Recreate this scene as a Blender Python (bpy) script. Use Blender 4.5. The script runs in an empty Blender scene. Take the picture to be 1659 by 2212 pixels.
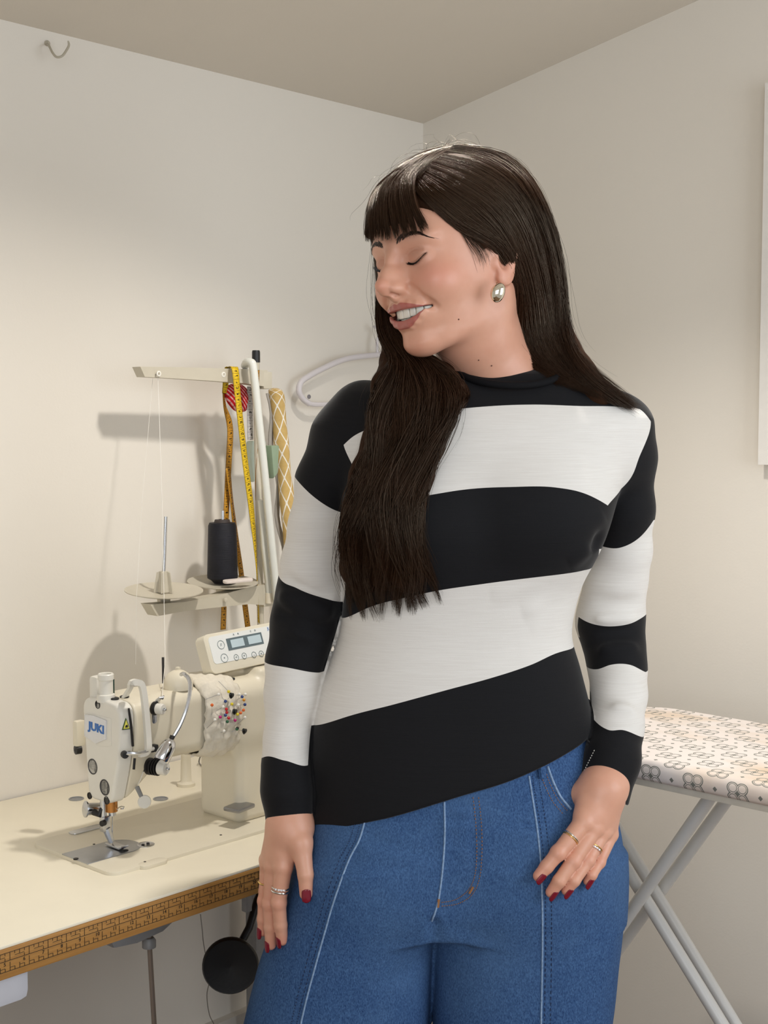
import bpy, bmesh, math, random
import numpy as np
from mathutils import Vector, Matrix

# ------------------------------------------------------------------ camera, world, lights, exposure
SC = bpy.context.scene
COL = SC.collection
IW, IH = 1659.0, 2212.0
FPX, HORIZON, CAM_Z, CAM_Y = 2880.0, 915.0, 1.36, -0.519
PITCH = math.atan((IH / 2 - HORIZON) / FPX)

cam_data = bpy.data.cameras.new('camera')
cam_data.sensor_fit = 'VERTICAL'
cam_data.sensor_height = 24.0
cam_data.lens = FPX / IH * 24.0
cam_data.clip_start = 0.02
cam = bpy.data.objects.new('camera', cam_data)
COL.objects.link(cam)
cam.location = (0, CAM_Y, CAM_Z)
cam.rotation_euler = (math.pi / 2 - PITCH, 0, 0)
SC.camera = cam

world = bpy.data.worlds.new('world')
SC.world = world
world.use_nodes = True
bg = world.node_tree.nodes['Background']
bg.inputs[0].default_value = (1.0, 0.965, 0.91, 1)
bg.inputs[1].default_value = 0.34

# daylight of the large window behind the camera
win_data = bpy.data.lights.new('window_daylight', 'AREA')
win_data.shape = 'RECTANGLE'
win_data.size, win_data.size_y = 1.6, 1.2
win_data.energy = 14.0
win_data.color = (0.88, 0.94, 1.0)
win = bpy.data.objects.new('window_daylight', win_data)
COL.objects.link(win)
win.location = (-0.1, -1.5, 1.55)
win.rotation_euler = (Vector((0.0, 1.5, 1.0)) - Vector(win.location)).to_track_quat('-Z', 'Y').to_euler()
# daylight of the tall window further along the right-hand wall
side_data = bpy.data.lights.new('side_window_daylight', 'AREA')
side_data.shape = 'RECTANGLE'
side_data.size, side_data.size_y = 1.0, 1.1
side_data.energy = 11.0
side_data.color = (0.84, 0.92, 1.0)
side = bpy.data.objects.new('side_window_daylight', side_data)
COL.objects.link(side)
side.location = (1.45, 0.15, 1.45)
side.rotation_euler = (Vector((0.0, 1.4, 1.05)) - Vector(side.location)).to_track_quat('-Z', 'Y').to_euler()

SC.view_settings.view_transform = 'Standard'
SC.view_settings.look = 'None'
SC.view_settings.gamma = 1.0
SC.view_settings.use_curve_mapping = False
SC.view_settings.exposure = 0.36
SC.cycles.use_denoising = True
SC.cycles.max_bounces = 6
SC.cycles.diffuse_bounces = 3
SC.cycles.glossy_bounces = 3
SC.cycles.use_adaptive_sampling = True
SC.cycles.adaptive_threshold = 0.06

# ------------------------------------------------------------------ projection helpers (photo pixel -> place in the room)
_cp, _sp = math.cos(PITCH), math.sin(PITCH)
FWD = np.array([0, _cp, -_sp]); UPV = np.array([0, _sp, _cp]); RTV = np.array([1.0, 0, 0])
CAMP = np.array([0, CAM_Y, CAM_Z])

def ray(x, y):
    return FWD + RTV * ((x - IW / 2) / FPX) + UPV * ((IH / 2 - y) / FPX)
def onz(x, y, z):
    d = ray(x, y); return CAMP + d * ((z - CAM_Z) / d[2])
def aty(x, y, Y):
    d = ray(x, y); return CAMP + d * ((Y - CAM_Y) / d[1])
def onpl(x, y, p, n):
    d = ray(x, y); return CAMP + d * (np.dot(np.array(p) - CAMP, n) / np.dot(d, n))
def pj(P):
    v = np.array(P) - CAMP; k = v @ FWD
    return np.array([IW / 2 + FPX * (v @ RTV) / k, IH / 2 - FPX * (v @ UPV) / k])

# ------------------------------------------------------------------ materials
def lin(c):
    c = [v / 255.0 for v in c]
    return tuple(v / 12.92 if v <= 0.04045 else ((v + 0.055) / 1.055) ** 2.4 for v in c)

class MT:
    """a small node-tree builder around one Principled material"""
    def __init__(s, name, rgb=(200, 200, 200), rough=0.5, metal=0.0, spec=0.5, **kw):
        s.m = bpy.data.materials.new(name); s.m.use_nodes = True
        s.t = s.m.node_tree; s.n = s.t.nodes; s.l = s.t.links
        s.b = s.n['Principled BSDF']
        s.b.inputs['Base Color'].default_value = (*lin(rgb), 1)
        s.b.inputs['Roughness'].default_value = rough
        s.b.inputs['Metallic'].default_value = metal
        s.b.inputs['Specular IOR Level'].default_value = spec
        for k, v in kw.items():
            s.b.inputs[k].default_value = v
    def node(s, typ, **kw):
        n = s.n.new(typ)
        for k, v in kw.items():
            setattr(n, k, v)
        return n
    def link(s, a, b): s.l.new(a, b)
    def val(s, v):
        n = s.n.new('ShaderNodeValue'); n.outputs[0].default_value = v; return n.outputs[0]
    def math(s, op, a, b=None, c=None):
        n = s.n.new('ShaderNodeMath'); n.operation = op
        for i, v in enumerate((a, b, c)):
            if v is None: continue
            if isinstance(v, (int, float)): n.inputs[i].default_value = v
            else: s.l.new(v, n.inputs[i])
        return n.outputs[0]
    def coord(s, kind='Object'):
        return s.n.new('ShaderNodeTexCoord').outputs[kind]
    def mapping(s, vec, scale=(1, 1, 1), rot=(0, 0, 0), loc=(0, 0, 0)):
        n = s.n.new('ShaderNodeMapping'); n.inputs['Scale'].default_value = scale
        n.inputs['Rotation'].default_value = rot; n.inputs['Location'].default_value = loc
        s.l.new(vec, n.inputs['Vector']); return n.outputs[0]
    def noise(s, vec, scale=10, detail=3, rough=0.5, out='Fac'):
        n = s.n.new('ShaderNodeTexNoise'); n.inputs['Scale'].default_value = scale
        n.inputs['Detail'].default_value = detail; n.inputs['Roughness'].default_value = rough
        if vec is not None: s.l.new(vec, n.inputs['Vector'])
        return n.outputs[out]
    def ramp(s, fac, stops):
        n = s.n.new('ShaderNodeValToRGB'); s.l.new(fac, n.inputs[0])
        el = n.color_ramp.elements
        while len(el) < len(stops): el.new(0.5)
        for e, (p, c) in zip(el, stops):
            e.position = p; e.color = (*lin(c), 1) if max(c) > 1 or c == (0, 0, 0) else (*c, 1)
        return n.outputs[0]
    def mix(s, fac, a, b):
        n = s.n.new('ShaderNodeMix'); n.data_type = 'RGBA'
        if isinstance(fac, (int, float)): n.inputs[0].default_value = fac
        else: s.l.new(fac, n.inputs[0])
        for i, v in ((6, a), (7, b)):
            if isinstance(v, tuple): n.inputs[i].default_value = (*lin(v), 1)
            else: s.l.new(v, n.inputs[i])
        return n.outputs[2]
    def attr(s, name, out='Fac'):
        n = s.n.new('ShaderNodeAttribute'); n.attribute_name = name; return n.outputs[out]
    def color(s, sock): s.l.new(sock, s.b.inputs['Base Color'])
    def bump(s, h, strength=0.3, dist=0.001):
        n = s.n.new('ShaderNodeBump'); n.inputs['Strength'].default_value = strength
        n.inputs['Distance'].default_value = dist
        s.l.new(h, n.inputs['Height']); s.l.new(n.outputs[0], s.b.inputs['Normal'])

def plain(name, rgb, rough=0.5, metal=0.0, spec=0.5, grain=0.04, scale=60.0, bump=0.0, bd=0.0006, **kw):
    """colour with a little grain and, if asked, fine relief"""
    m = MT(name, rgb, rough, metal, spec, **kw)
    if grain or bump:
        v = m.noise(m.coord(), scale, 4)
        if grain:
            d = tuple(max(0, c * (1 - grain)) for c in rgb); e = tuple(min(255, c * (1 + grain)) for c in rgb)
            m.color(m.mix(v, d, e))
        if bump: m.bump(v, bump, bd)
    return m.m

# ------------------------------------------------------------------ mesh helpers
def link_mesh(name, verts, faces, material, parent=None, smooth=True, attrs=None, origin=None, sharp=None):
    me = bpy.data.meshes.new(name)
    v = np.asarray(verts, dtype=np.float64)
    if origin is not None: v = v - np.asarray(origin)
    me.from_pydata(v.tolist() if len(v) < 20000 else v, [], faces.tolist() if isinstance(faces, np.ndarray) else faces)
    me.update()
    o = bpy.data.objects.new(name, me); COL.objects.link(o)
    for m in (material if isinstance(material, (list, tuple)) else [material]): me.materials.append(m)
    if smooth:
        me.polygons.foreach_set('use_smooth', np.ones(len(me.polygons), dtype=bool))
        if sharp is not None: me.set_sharp_from_angle(angle=math.radians(sharp))
    for k, a in (attrs or {}).items():
        a = np.asarray(a, dtype=np.float32)
        if a.ndim == 1:
            at = me.attributes.new(k, 'FLOAT', 'POINT'); at.data.foreach_set('value', a)
        else:
            at = me.attributes.new(k, 'FLOAT_COLOR', 'POINT')
            c = np.ones((len(a), 4), dtype=np.float32); c[:, :3] = a; at.data.foreach_set('color', c.ravel())
    if parent is not None: o.parent = parent
    return o

class MB:
    """collects simple shapes into one mesh"""
    def __init__(s): s.v = []; s.f = []; s.mi = []; s.cur = 0
    def add(s, verts, faces):
        b = len(s.v); s.v += [tuple(map(float, p)) for p in verts]
        s.f += [tuple(b + i for i in f) for f in faces]; s.mi += [s.cur] * len(faces); return s
    def box(s, c, d, rot=None, bev=0.0):
        bm = bmesh.new(); bmesh.ops.create_cube(bm, size=1)
        for v in bm.verts: v.co = Vector((v.co.x * d[0], v.co.y * d[1], v.co.z * d[2]))
        if bev: bmesh.ops.bevel(bm, geom=bm.edges[:], offset=bev, segments=2, affect='EDGES', profile=0.6)
        return s._bm(bm, c, rot)
    def _bm(s, bm, c=(0, 0, 0), rot=None):
        R = rot if rot is not None else Matrix.Identity(3)
        if isinstance(R, (tuple, list)):
            from mathutils import Euler
            R = Euler(R).to_matrix()
        bm.verts.index_update()
        vs = [R @ v.co + Vector(c) for v in bm.verts]
        s.add(vs, [[v.index for v in f.verts] for f in bm.faces]); bm.free(); return s
    def tube(s, pts, r, n=10, caps=True, closed=False):
        pts = [np.array(p, float) for p in pts]; m = len(pts)
        rr = r if hasattr(r, '__len__') else [r] * m
        T = []
        for i in range(m):
            a = pts[(i - 1) % m] if (closed or i > 0) else pts[i]; b = pts[(i + 1) % m] if (closed or i < m - 1) else pts[i]
            t = b - a; T.append(t / (np.linalg.norm(t) + 1e-12))
        nrm = np.cross(T[0], [0, 0, 1.0]); 
        if np.linalg.norm(nrm) < 1e-3: nrm = np.cross(T[0], [0, 1.0, 0])
        nrm /= np.linalg.norm(nrm); vs = []
        for i in range(m):
            nrm = nrm - T[i] * (nrm @ T[i]); nrm /= np.linalg.norm(nrm); bi = np.cross(T[i], nrm)
            for k in range(n):
                a = 2 * math.pi * k / n
                vs.append(pts[i] + rr[i] * (math.cos(a) * nrm + math.sin(a) * bi))
        fs = []
        for i in range(m if closed else m - 1):
            for k in range(n):
                a, b = i * n + k, i * n + (k + 1) % n; c, d = ((i + 1) % m) * n + (k + 1) % n, ((i + 1) % m) * n + k
                fs.append((a, b, c, d))
        if caps and not closed:
            fs.append(tuple(range(n))[::-1]); fs.append(tuple((m - 1) * n + k for k in range(n)))
        return s.add(vs, fs)
    def lathe(s, prof, c=(0, 0, 0), axis=(0, 0, 1), n=24, closed=False):
        """prof: (radius, height) along axis"""
        q = Vector((0, 0, 1)).rotation_difference(Vector(axis).normalized()).to_matrix()
        vs = []; fs = []; m = len(prof)
        for (r, h) in prof:
            for k in range(n):
                a = 2 * math.pi * k / n
                vs.append(q @ Vector((r * math.cos(a), r * math.sin(a), h)) + Vector(c))
        for i in range(m - 1 if not closed else m):
            for k in range(n):
                j = (i + 1) % m
                fs.append((i * n + k, i * n + (k + 1) % n, j * n + (k + 1) % n, j * n + k))
        if not closed:
            if prof[0][0] > 1e-6: fs.append(tuple(range(n))[::-1])
            if prof[-1][0] > 1e-6: fs.append(tuple((m - 1) * n + k for k in range(n)))
        return s.add(vs, fs)
    def prism(s, poly, h0, h1, M=None, bev=0.0, seg=2):
        """poly in local xy, extruded along local z from h0 to h1; M maps local to mesh space (4x4)"""
        bm = bmesh.new(); vs = [bm.verts.new((p[0], p[1], h0)) for p in poly]
        f = bm.faces.new(vs); r = bmesh.ops.extrude_face_region(bm, geom=[f])
        for e in r['geom']:
            if isinstance(e, bmesh.types.BMVert): e.co.z = h1
        bmesh.ops.recalc_face_normals(bm, faces=bm.faces[:])
        if bev: bmesh.ops.bevel(bm, geom=bm.edges[:], offset=bev, segments=seg, affect='EDGES', profile=0.6)
        if M is not None: bm.transform(M)
        return s._bm(bm)
    def build(s, name, material, parent=None, smooth=True, sharp=40, **kw):
        o = link_mesh(name, s.v, s.f, material, parent, smooth, sharp=sharp, **kw)
        if isinstance(material, (list, tuple)):
            o.data.polygons.foreach_set('material_index', np.array(s.mi, dtype=np.int32))
        return o

def tag(o, label=None, cat=None, group=None, kind=None):
    if label: o['label'] = label
    if cat: o['category'] = cat
    if group: o['group'] = group
    if kind: o['kind'] = kind
    return o
def empty(name, loc=(0, 0, 0), rz=0.0):
    o = bpy.data.objects.new(name, None); COL.objects.link(o); o.location = loc
    o.rotation_euler = (0, 0, rz); o.empty_display_size = 0.05
    return o
def spline(pts, n, closed=False):
    """Catmull-Rom through control points (any dimension)"""
    P = np.array(pts, float); m = len(P); out = []
    if closed: Q = np.vstack([P[-1], P, P[0], P[1]]); segs = m
    else: Q = np.vstack([2 * P[0] - P[1], P, 2 * P[-1] - P[-2]]); segs = m - 1
    for u in np.linspace(0, segs, n, endpoint=not closed):
        i = min(int(u), segs - 1); t = u - i
        a, b, c, d = Q[i], Q[i + 1], Q[i + 2], Q[i + 3]
        out.append(0.5 * (2 * b + (c - a) * t + (2 * a - 5 * b + 4 * c - d) * t * t + (3 * b - a - 3 * c + d) * t ** 3))
    return np.array(out)
def hermite(xs, ys):
    """smooth interpolant through (xs, ys), xs rising"""
    xs = np.array(xs, float); ys = np.array(ys, float); m = np.gradient(ys, xs)
    def f(x):
        x = np.clip(x, xs[0], xs[-1]); i = np.clip(np.searchsorted(xs, x) - 1, 0, len(xs) - 2)
        h = xs[i + 1] - xs[i]; t = (x - xs[i]) / h
        return ((2 * t ** 3 - 3 * t ** 2 + 1) * ys[i] + (t ** 3 - 2 * t ** 2 + t) * h * m[i]
                + (-2 * t ** 3 + 3 * t ** 2) * ys[i + 1] + (t ** 3 - t ** 2) * h * m[i + 1])
    return f

# ------------------------------------------------------------------ implicit surfaces (used to model the figure)
def smin(a, b, k):
    h = np.maximum(k - np.abs(a - b), 0) / k
    return np.minimum(a, b) - h * h * k * 0.25
def smax(a, b, k): return -smin(-a, -b, k)
def sd_ball(P, c, r): return np.linalg.norm(P - np.array(c), axis=-1) - r
def sd_ell(P, c, r, R=None):
    q = P - np.array(c)
    if R is not None: q = q @ R
    r = np.array(r); k0 = np.linalg.norm(q / r, axis=-1); k1 = np.linalg.norm(q / (r * r), axis=-1)
    return k0 * (k0 - 1.0) / np.maximum(k1, 1e-9)
def sd_cone(P, a, b, ra, rb):
    a = np.array(a, float); b = np.array(b, float); d = b - a
    t = np.clip(((P - a) @ d) / (d @ d), 0, 1)
    return np.linalg.norm(P - a - t[..., None] * d, axis=-1) - (ra + (rb - ra) * t)
def sd_chain(P, pts, rs, k=0.0):
    f = None
    for i in range(len(pts) - 1):
        g = sd_cone(P, pts[i], pts[i + 1], rs[i], rs[i + 1])
        f = g if f is None else (smin(f, g, k) if k else np.minimum(f, g))
    return f
def surface_nets(f, lo, hi, h):
    lo = np.array(lo, float); hi = np.array(hi, float)
    n = np.ceil((hi - lo) / h).astype(int) + 1
    ax = [lo[i] + h * np.arange(n[i]) for i in range(3)]
    # coarse pass first; only nodes near the surface are evaluated finely
    K = 4
    m = (n + K - 2) // K + 1
    cx = [lo[i] + h * K * np.arange(m[i]) for i in range(3)]
    G = np.stack(np.meshgrid(*cx, indexing='ij'), -1).reshape(-1, 3)
    Cv = f(G).reshape(m)
    near = np.abs(Cv) < h * K * 2.2
    nb = near.copy()
    for d in range(3):
        a = nb.copy(); sl = [slice(None)] * 3; sr = [slice(None)] * 3
        sl[d] = slice(1, None); sr[d] = slice(None, -1)
        a[tuple(sl)] |= nb[tuple(sr)]; a[tuple(sr)] |= nb[tuple(sl)]; nb = a
    ii = [np.minimum((np.arange(n[i]) + K // 2) // K, m[i] - 1) for i in range(3)]
    Fv = Cv[np.ix_(*ii)].astype(np.float32); act = nb[np.ix_(*ii)]
    w = np.argwhere(act); vals = np.empty(len(w), dtype=np.float32)
    for i in range(0, len(w), 300000):
        vals[i:i + 300000] = f(lo + h * w[i:i + 300000])
    Fv[tuple(w.T)] = vals
    S = Fv < 0
    cnt = np.zeros(n - 1, dtype=np.int8)
    offs = [(a, b, c) for a in (0, 1) for b in (0, 1) for c in (0, 1)]
    for a, b, c in offs: cnt += S[a:n[0] - 1 + a, b:n[1] - 1 + b, c:n[2] - 1 + c]
    act = np.argwhere((cnt > 0) & (cnt < 8))
    idx = -np.ones(n - 1, dtype=np.int64); idx[tuple(act.T)] = np.arange(len(act))
    V = np.stack([Fv[act[:, 0] + a, act[:, 1] + b, act[:, 2] + c] for a, b, c in offs], 1)
    acc = np.zeros((len(act), 3)); num = np.zeros(len(act))
    for i, oi in enumerate(offs):
        for j, oj in enumerate(offs):
            if j > i and sum(abs(p - q) for p, q in zip(oi, oj)) == 1:
                m = (V[:, i] < 0) != (V[:, j] < 0)
                t = np.where(m, V[:, i] / np.where(m, V[:, i] - V[:, j], 1), 0)
                acc += np.where(m[:, None], np.array(oi) + t[:, None] * (np.array(oj) - np.array(oi)), 0); num += m
    verts = lo + h * (act + acc / num[:, None])
    quads = []
    for d in range(3):
        e, g = (d + 1) % 3, (d + 2) % 3
        sl0 = [slice(None)] * 3; sl1 = [slice(None)] * 3
        sl0[d] = slice(0, n[d] - 1); sl1[d] = slice(1, n[d])
        for q in (e, g):
            sl0[q] = slice(1, n[q] - 1); sl1[q] = slice(1, n[q] - 1)
        s0, s1 = S[tuple(sl0)], S[tuple(sl1)]
        w = np.argwhere(s0 != s1); inside0 = s0[tuple(w.T)]
        base = w.copy(); base[:, e] += 1; base[:, g] += 1
        def at(de, dg):
            b = base.copy(); b[:, e] += de; b[:, g] += dg
            return idx[tuple(b.T)]
        q = np.stack([at(-1, -1), at(0, -1), at(0, 0), at(-1, 0)], 1)
        q[~inside0] = q[~inside0][:, ::-1]
        quads.append(q)
    return verts, np.vstack(quads)
def subdivide(v, q):
    E = np.vstack([q[:, [0, 1]], q[:, [1, 2]], q[:, [2, 3]], q[:, [3, 0]]]); Es = np.sort(E, 1)
    u, inv = np.unique(Es[:, 0] * (len(v) + 1) + Es[:, 1], return_inverse=True)
    ea, eb = u // (len(v) + 1), u % (len(v) + 1)
    nv = np.vstack([v, (v[ea] + v[eb]) / 2, v[q].mean(1)])
    m = len(q); e = (inv + len(v)).reshape(4, m).T; c = len(v) + len(u) + np.arange(m)
    out = [np.stack([q[:, i], e[:, i], c, e[:, (i + 3) % 4]], 1) for i in range(4)]
    return nv, np.vstack(out)
def project(f, P, it=3, lim=0.004, e=0.0004):
    """move points onto the surface f = 0"""
    K = np.array([(1, -1, -1), (-1, -1, 1), (-1, 1, -1), (1, 1, 1)], float)
    for _ in range(it):
        F = [f(P + k * e) for k in K]
        g = sum(v[:, None] * k for v, k in zip(F, K)) / (4 * e)
        s = sum(F) / 4 / np.maximum((g * g).sum(1), 0.05)
        P = P - np.clip(s, -lim, lim)[:, None] * g
    return P
def masked(P, m, fn, far=0.2):
    r = np.full(P.shape[:-1], far)
    if m.any(): r[m] = fn(P[m])
    return r
def mesh_sdf(f, lo, hi, h, sub=1, it=2):
    v, q = surface_nets(f, lo, hi, h)
    v = project(f, v, it, h)
    for _ in range(sub):
        v, q = subdivide(v, q); v = project(f, v, 1, h)
    return v, q
def sstep(a, b, x):
    t = np.clip((x - a) / (b - a), 0, 1); return t * t * (3 - 2 * t)
# ------------------------------------------------------------------ the room: a = along the back wall, b = into the room, from the corner
_u = ray(3540, 915); RU = _u / np.linalg.norm(_u); RV = np.array([-RU[1], RU[0], 0.0])
TABLE_Z = 0.76
_p = onz(0, 1729, TABLE_Z)
CORN = onpl(914, 267, _p, RV); CEIL_Z, SLOPE = float(CORN[2]), 0.179
CORN = np.array([CORN[0], CORN[1], 0.0])
RZ = math.atan2(RU[1], RU[0])
def rab(a, b, z=0.0): return CORN + RU * a + RV * b + np.array([0, 0, z])
def onb(x, y, b): return onpl(x, y, rab(0, b), RV)
def ona(x, y, a): return onpl(x, y, rab(a, 0), RU)
def toab(p): d = np.asarray(p) - CORN; return float(d @ RU), float(d @ RV)
def rbox(a0, a1, b0, b1, z0, z1):
    """box aligned with the room"""
    vs = [rab(a, b, z) for z in (z0, z1) for a, b in ((a0, b0), (a1, b0), (a1, b1), (a0, b1))]
    return vs, [(3, 2, 1, 0), (4, 5, 6, 7), (0, 1, 5, 4), (1, 2, 6, 5), (2, 3, 7, 6), (3, 0, 4, 7)]
def wall_material(name, c0, c1):
    m = MT(name, c0, .88, 0, .2)
    co = m.coord(); big = m.noise(co, 1.6, 3, .55); fine = m.noise(co, 240, 3, .6)
    m.color(m.mix(big, c0, c1)); m.bump(fine, .12, .0012)
    return m.m
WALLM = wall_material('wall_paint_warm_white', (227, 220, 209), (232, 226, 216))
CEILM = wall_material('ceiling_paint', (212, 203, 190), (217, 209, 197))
def struct(name, vs, fs, m, label=None):
    o = link_mesh(name, vs, fs, m, None, False); o['kind'] = 'structure'
    if label: o['label'] = label
    return o
struct('wall_left', *rbox(-3.2, .12, 0, .12, 0, 2.02), WALLM, 'warm white painted wall behind the sewing table')
def ceil_z(b): return CEIL_Z - SLOPE * b
# right-hand wall, its top follows the sloping ceiling
vs = [rab(a, b, z) for a in (0, .12) for b, z in ((0, 0), (-2.6, 0), (-2.6, ceil_z(-2.6) + .02), (0, CEIL_Z + .02))]
struct('wall_right', vs, [(0, 1, 2, 3), (7, 6, 5, 4), (0, 4, 5, 1), (1, 5, 6, 2), (2, 6, 7, 3), (3, 7, 4, 0)], WALLM, 'warm white painted wall behind the ironing board')
# sloping ceiling
def ceiling_mesh():
    q = [(-3.2, .12), (.12, .12), (.12, -2.6), (-3.2, -2.6)]
    vs = [rab(a, b, ceil_z(b)) for a, b in q] + [rab(a, b, ceil_z(b) + .10) for a, b in q]
    return vs, [(0, 1, 2, 3), (7, 6, 5, 4), (0, 4, 5, 1), (1, 5, 6, 2), (2, 6, 7, 3), (3, 7, 4, 0)]
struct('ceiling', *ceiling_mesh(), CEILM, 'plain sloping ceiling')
def floor_material():
    m = MT('floor_boards', (120, 90, 62), .5, 0, .4)
    co = m.mapping(m.coord(), (1, 1, 1), (0, 0, RZ)); n = m.noise(m.mapping(co, (1, 14, 1)), 5, 4); m.color(m.mix(n, (92, 68, 46), (134, 102, 72)))
    return m.m
fl = struct('floor', *rbox(-3.2, .12, -2.6, .12, -.06, 0), floor_material(), 'brown wooden floor')
TRIMM = plain('trim_white', (214, 208, 198), .6, grain=.02)
bb = struct('baseboard_left', *rbox(-3.2, 0, -.018, 0, 0, .255), TRIMM, 'tall white skirting along the wall')
# hook high on the wall
HOOKM = plain('hook_painted', (178, 170, 152), .45, grain=.05)
hk = empty('wall_hook', rab(-.905, 0, 1.95)); tag(hk, 'small curved painted hook high on the wall near the ceiling', 'hook')
HL = np.array(hk.location)
MB().lathe([(0, 0), (.0045, 0), (.0045, .003), (.0025, .005), (0, .005)], onb(101, 94, 0) - HL, -RV, 14).build('hook_plate', HOOKM, hk)
P = [onb(102, 94, -.002), onb(106, 99, -.02), onb(113, 113, -.034), onb(122, 123, -.042), (onb(134, 121, -.046)), onb(144, 108, -.046), onb(149, 97, -.046), onb(147, 88, -.046)]
MB().tube([p - HL for p in spline(P, 30)], [.0019] * 26 + [.0018, .0016, .0014, .001], 8).build('hook_arm', HOOKM, hk)
# white frame at the edge of the picture on the right-hand wall
FRAMEM = plain('frame_white', (232, 228, 222), .5, grain=.02)
pf = empty('picture_frame', rab(-.0, -1.0, 1.29)); tag(pf, 'white frame hanging on the wall above the ironing board', 'picture frame')
PL = np.array(pf.location)
def fr_piece(name, b0, b1, z0, z1, d, m):
    vs, fs = rbox(-d, -.001, b0, b1, z0, z1); link_mesh(name, np.array(vs) - PL, fs, m, pf, False)
fr_piece('frame_side', -.803, -.785, 1.29, 1.93, .022, FRAMEM); fr_piece('frame_side', -1.245, -1.227, 1.29, 1.93, .022, FRAMEM)
fr_piece('frame_bottom', -1.227, -.803, 1.29, 1.308, .022, FRAMEM); fr_piece('frame_top', -1.227, -.803, 1.912, 1.93, .022, FRAMEM)
fr_piece('backing', -1.227, -.803, 1.308, 1.912, .010, plain('frame_backing', (236, 232, 226), .7))
# warm downlight in the ceiling, just above the picture
LAMP_A, LAMP_B = -.72, -.79
lp = empty('ceiling_light', rab(LAMP_A, LAMP_B, ceil_z(LAMP_B) - .004)); tag(lp, 'round warm downlight set in the sloping ceiling', 'ceiling light')
ax_ = np.array([0, 0, -1.0]) - RV * SLOPE
MB().lathe([(.062, -.004), (.062, .006), (.056, .010), (.046, .008), (.044, .002), (.044, -.004)], (0, 0, 0), ax_, 32).build('trim_ring', TRIMM, lp)
em = MT('lamp_glass', (255, 244, 224), .4); em.b.inputs['Emission Color'].default_value = (1, .86, .66, 1); em.b.inputs['Emission Strength'].default_value = 6.0
MB().lathe([(.043, -.003), (.043, .003), (.030, .006), (0, .007)], (0, 0, 0), ax_, 24).build('lens', em.m, lp)
sd = bpy.data.lights.new('downlight', 'SPOT'); sd.energy = 28.0; sd.color = (1.0, .955, .89); sd.shadow_soft_size = .035; sd.spot_size = math.radians(132); sd.spot_blend = .6
so = bpy.data.objects.new('downlight', sd); COL.objects.link(so); so.parent = lp; so.location = (0, 0, -.030)
so.rotation_euler = Vector(np.array([0, 0, -1.0]) - RU * .20).to_track_quat('-Z', 'Y').to_euler()
# ------------------------------------------------------------------ lettering
def text_mesh(name, body_, size, M, material, parent, depth=.0002, align='CENTER', bold=0.0):
    """flat lettering; M (4x4) places the local xy plane of the text"""
    cu = bpy.data.curves.new('lettering', 'FONT'); cu.body = body_; cu.size = size; cu.extrude = depth; cu.align_x = align; cu.align_y = 'CENTER'; cu.resolution_u = 2; cu.offset = bold
    tmp = bpy.data.objects.new('lettering', cu); COL.objects.link(tmp)
    dg = bpy.context.evaluated_depsgraph_get(); me = bpy.data.meshes.new_from_object(tmp.evaluated_get(dg))
    bpy.data.objects.remove(tmp); bpy.data.curves.remove(cu)
    me.transform(M); me.name = name; me.materials.clear(); me.materials.append(material)
    o = bpy.data.objects.new(name, me); COL.objects.link(o); o.parent = parent
    return o
def frame_m(o, x, y):
    """4x4 from origin and two in-plane axes"""
    x = Vector(x).normalized(); y = Vector(y); y = (y - x * y.dot(x)).normalized(); z = x.cross(y)
    M = Matrix((x, y, z)).transposed().to_4x4(); M.translation = Vector(o); return M
# ------------------------------------------------------------------ sewing table
TOPM = plain('laminate_cream', (238, 229, 207), .35, 0, .4, grain=.015, scale=18)
def wood():
    m = MT('edge_wood', (178, 128, 66), .5, 0, .35)
    co = m.coord(); n = m.noise(m.mapping(co, (3, 3, 160)), 3, 4); n2 = m.noise(m.mapping(co, (30, 30, 30)), 2, 2)
    c = m.mix(n, (150, 102, 48), (198, 150, 84)); m.color(m.mix(m.math('MULTIPLY', n2, .3), c, (128, 84, 40))); return m.m
WOODM = wood()
METALG = plain('cast_grey', (150, 150, 150), .55, .3, grain=.06, scale=90)
STEEL = plain('polished_steel', (200, 202, 206), .22, 1.0, grain=.04, scale=120)
DARKST = plain('dark_steel', (52, 50, 50), .38, .7, grain=.1)
BLACKP = plain('black_plastic', (22, 22, 24), .42, grain=.1)
INK = plain('ruler_ink', (24, 20, 16), .7, grain=.05)
TA0, TA1, TB0, TB1 = -1.62, -.40, -.535, -.004
tb = empty('sewing_table', rab(-.9, -.27, 0), RZ); tag(tb, 'cream sewing table with a wooden edge printed as a ruler', 'table')
def tl(p): d = np.asarray(p) - np.array(tb.location); return np.array([d @ RU, d @ RV, d[2]])
def tbx(name, a0, a1, b0, b1, z0, z1, m, bev=0.0, parent=tb):
    return MB().box(((a0 + a1) / 2 + .9, (b0 + b1) / 2 + .27, (z0 + z1) / 2), (a1 - a0, b1 - b0, z1 - z0), None, bev).build(name, m, parent)
tbx('table_top', TA0, TA1, TB0 + .001, TB1, TABLE_Z - .004, TABLE_Z, TOPM, .0012)
core = tbx('table_core', TA0, TA1, TB0, TB1, TABLE_Z - .040, TABLE_Z - .004, WOODM, .002)
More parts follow.
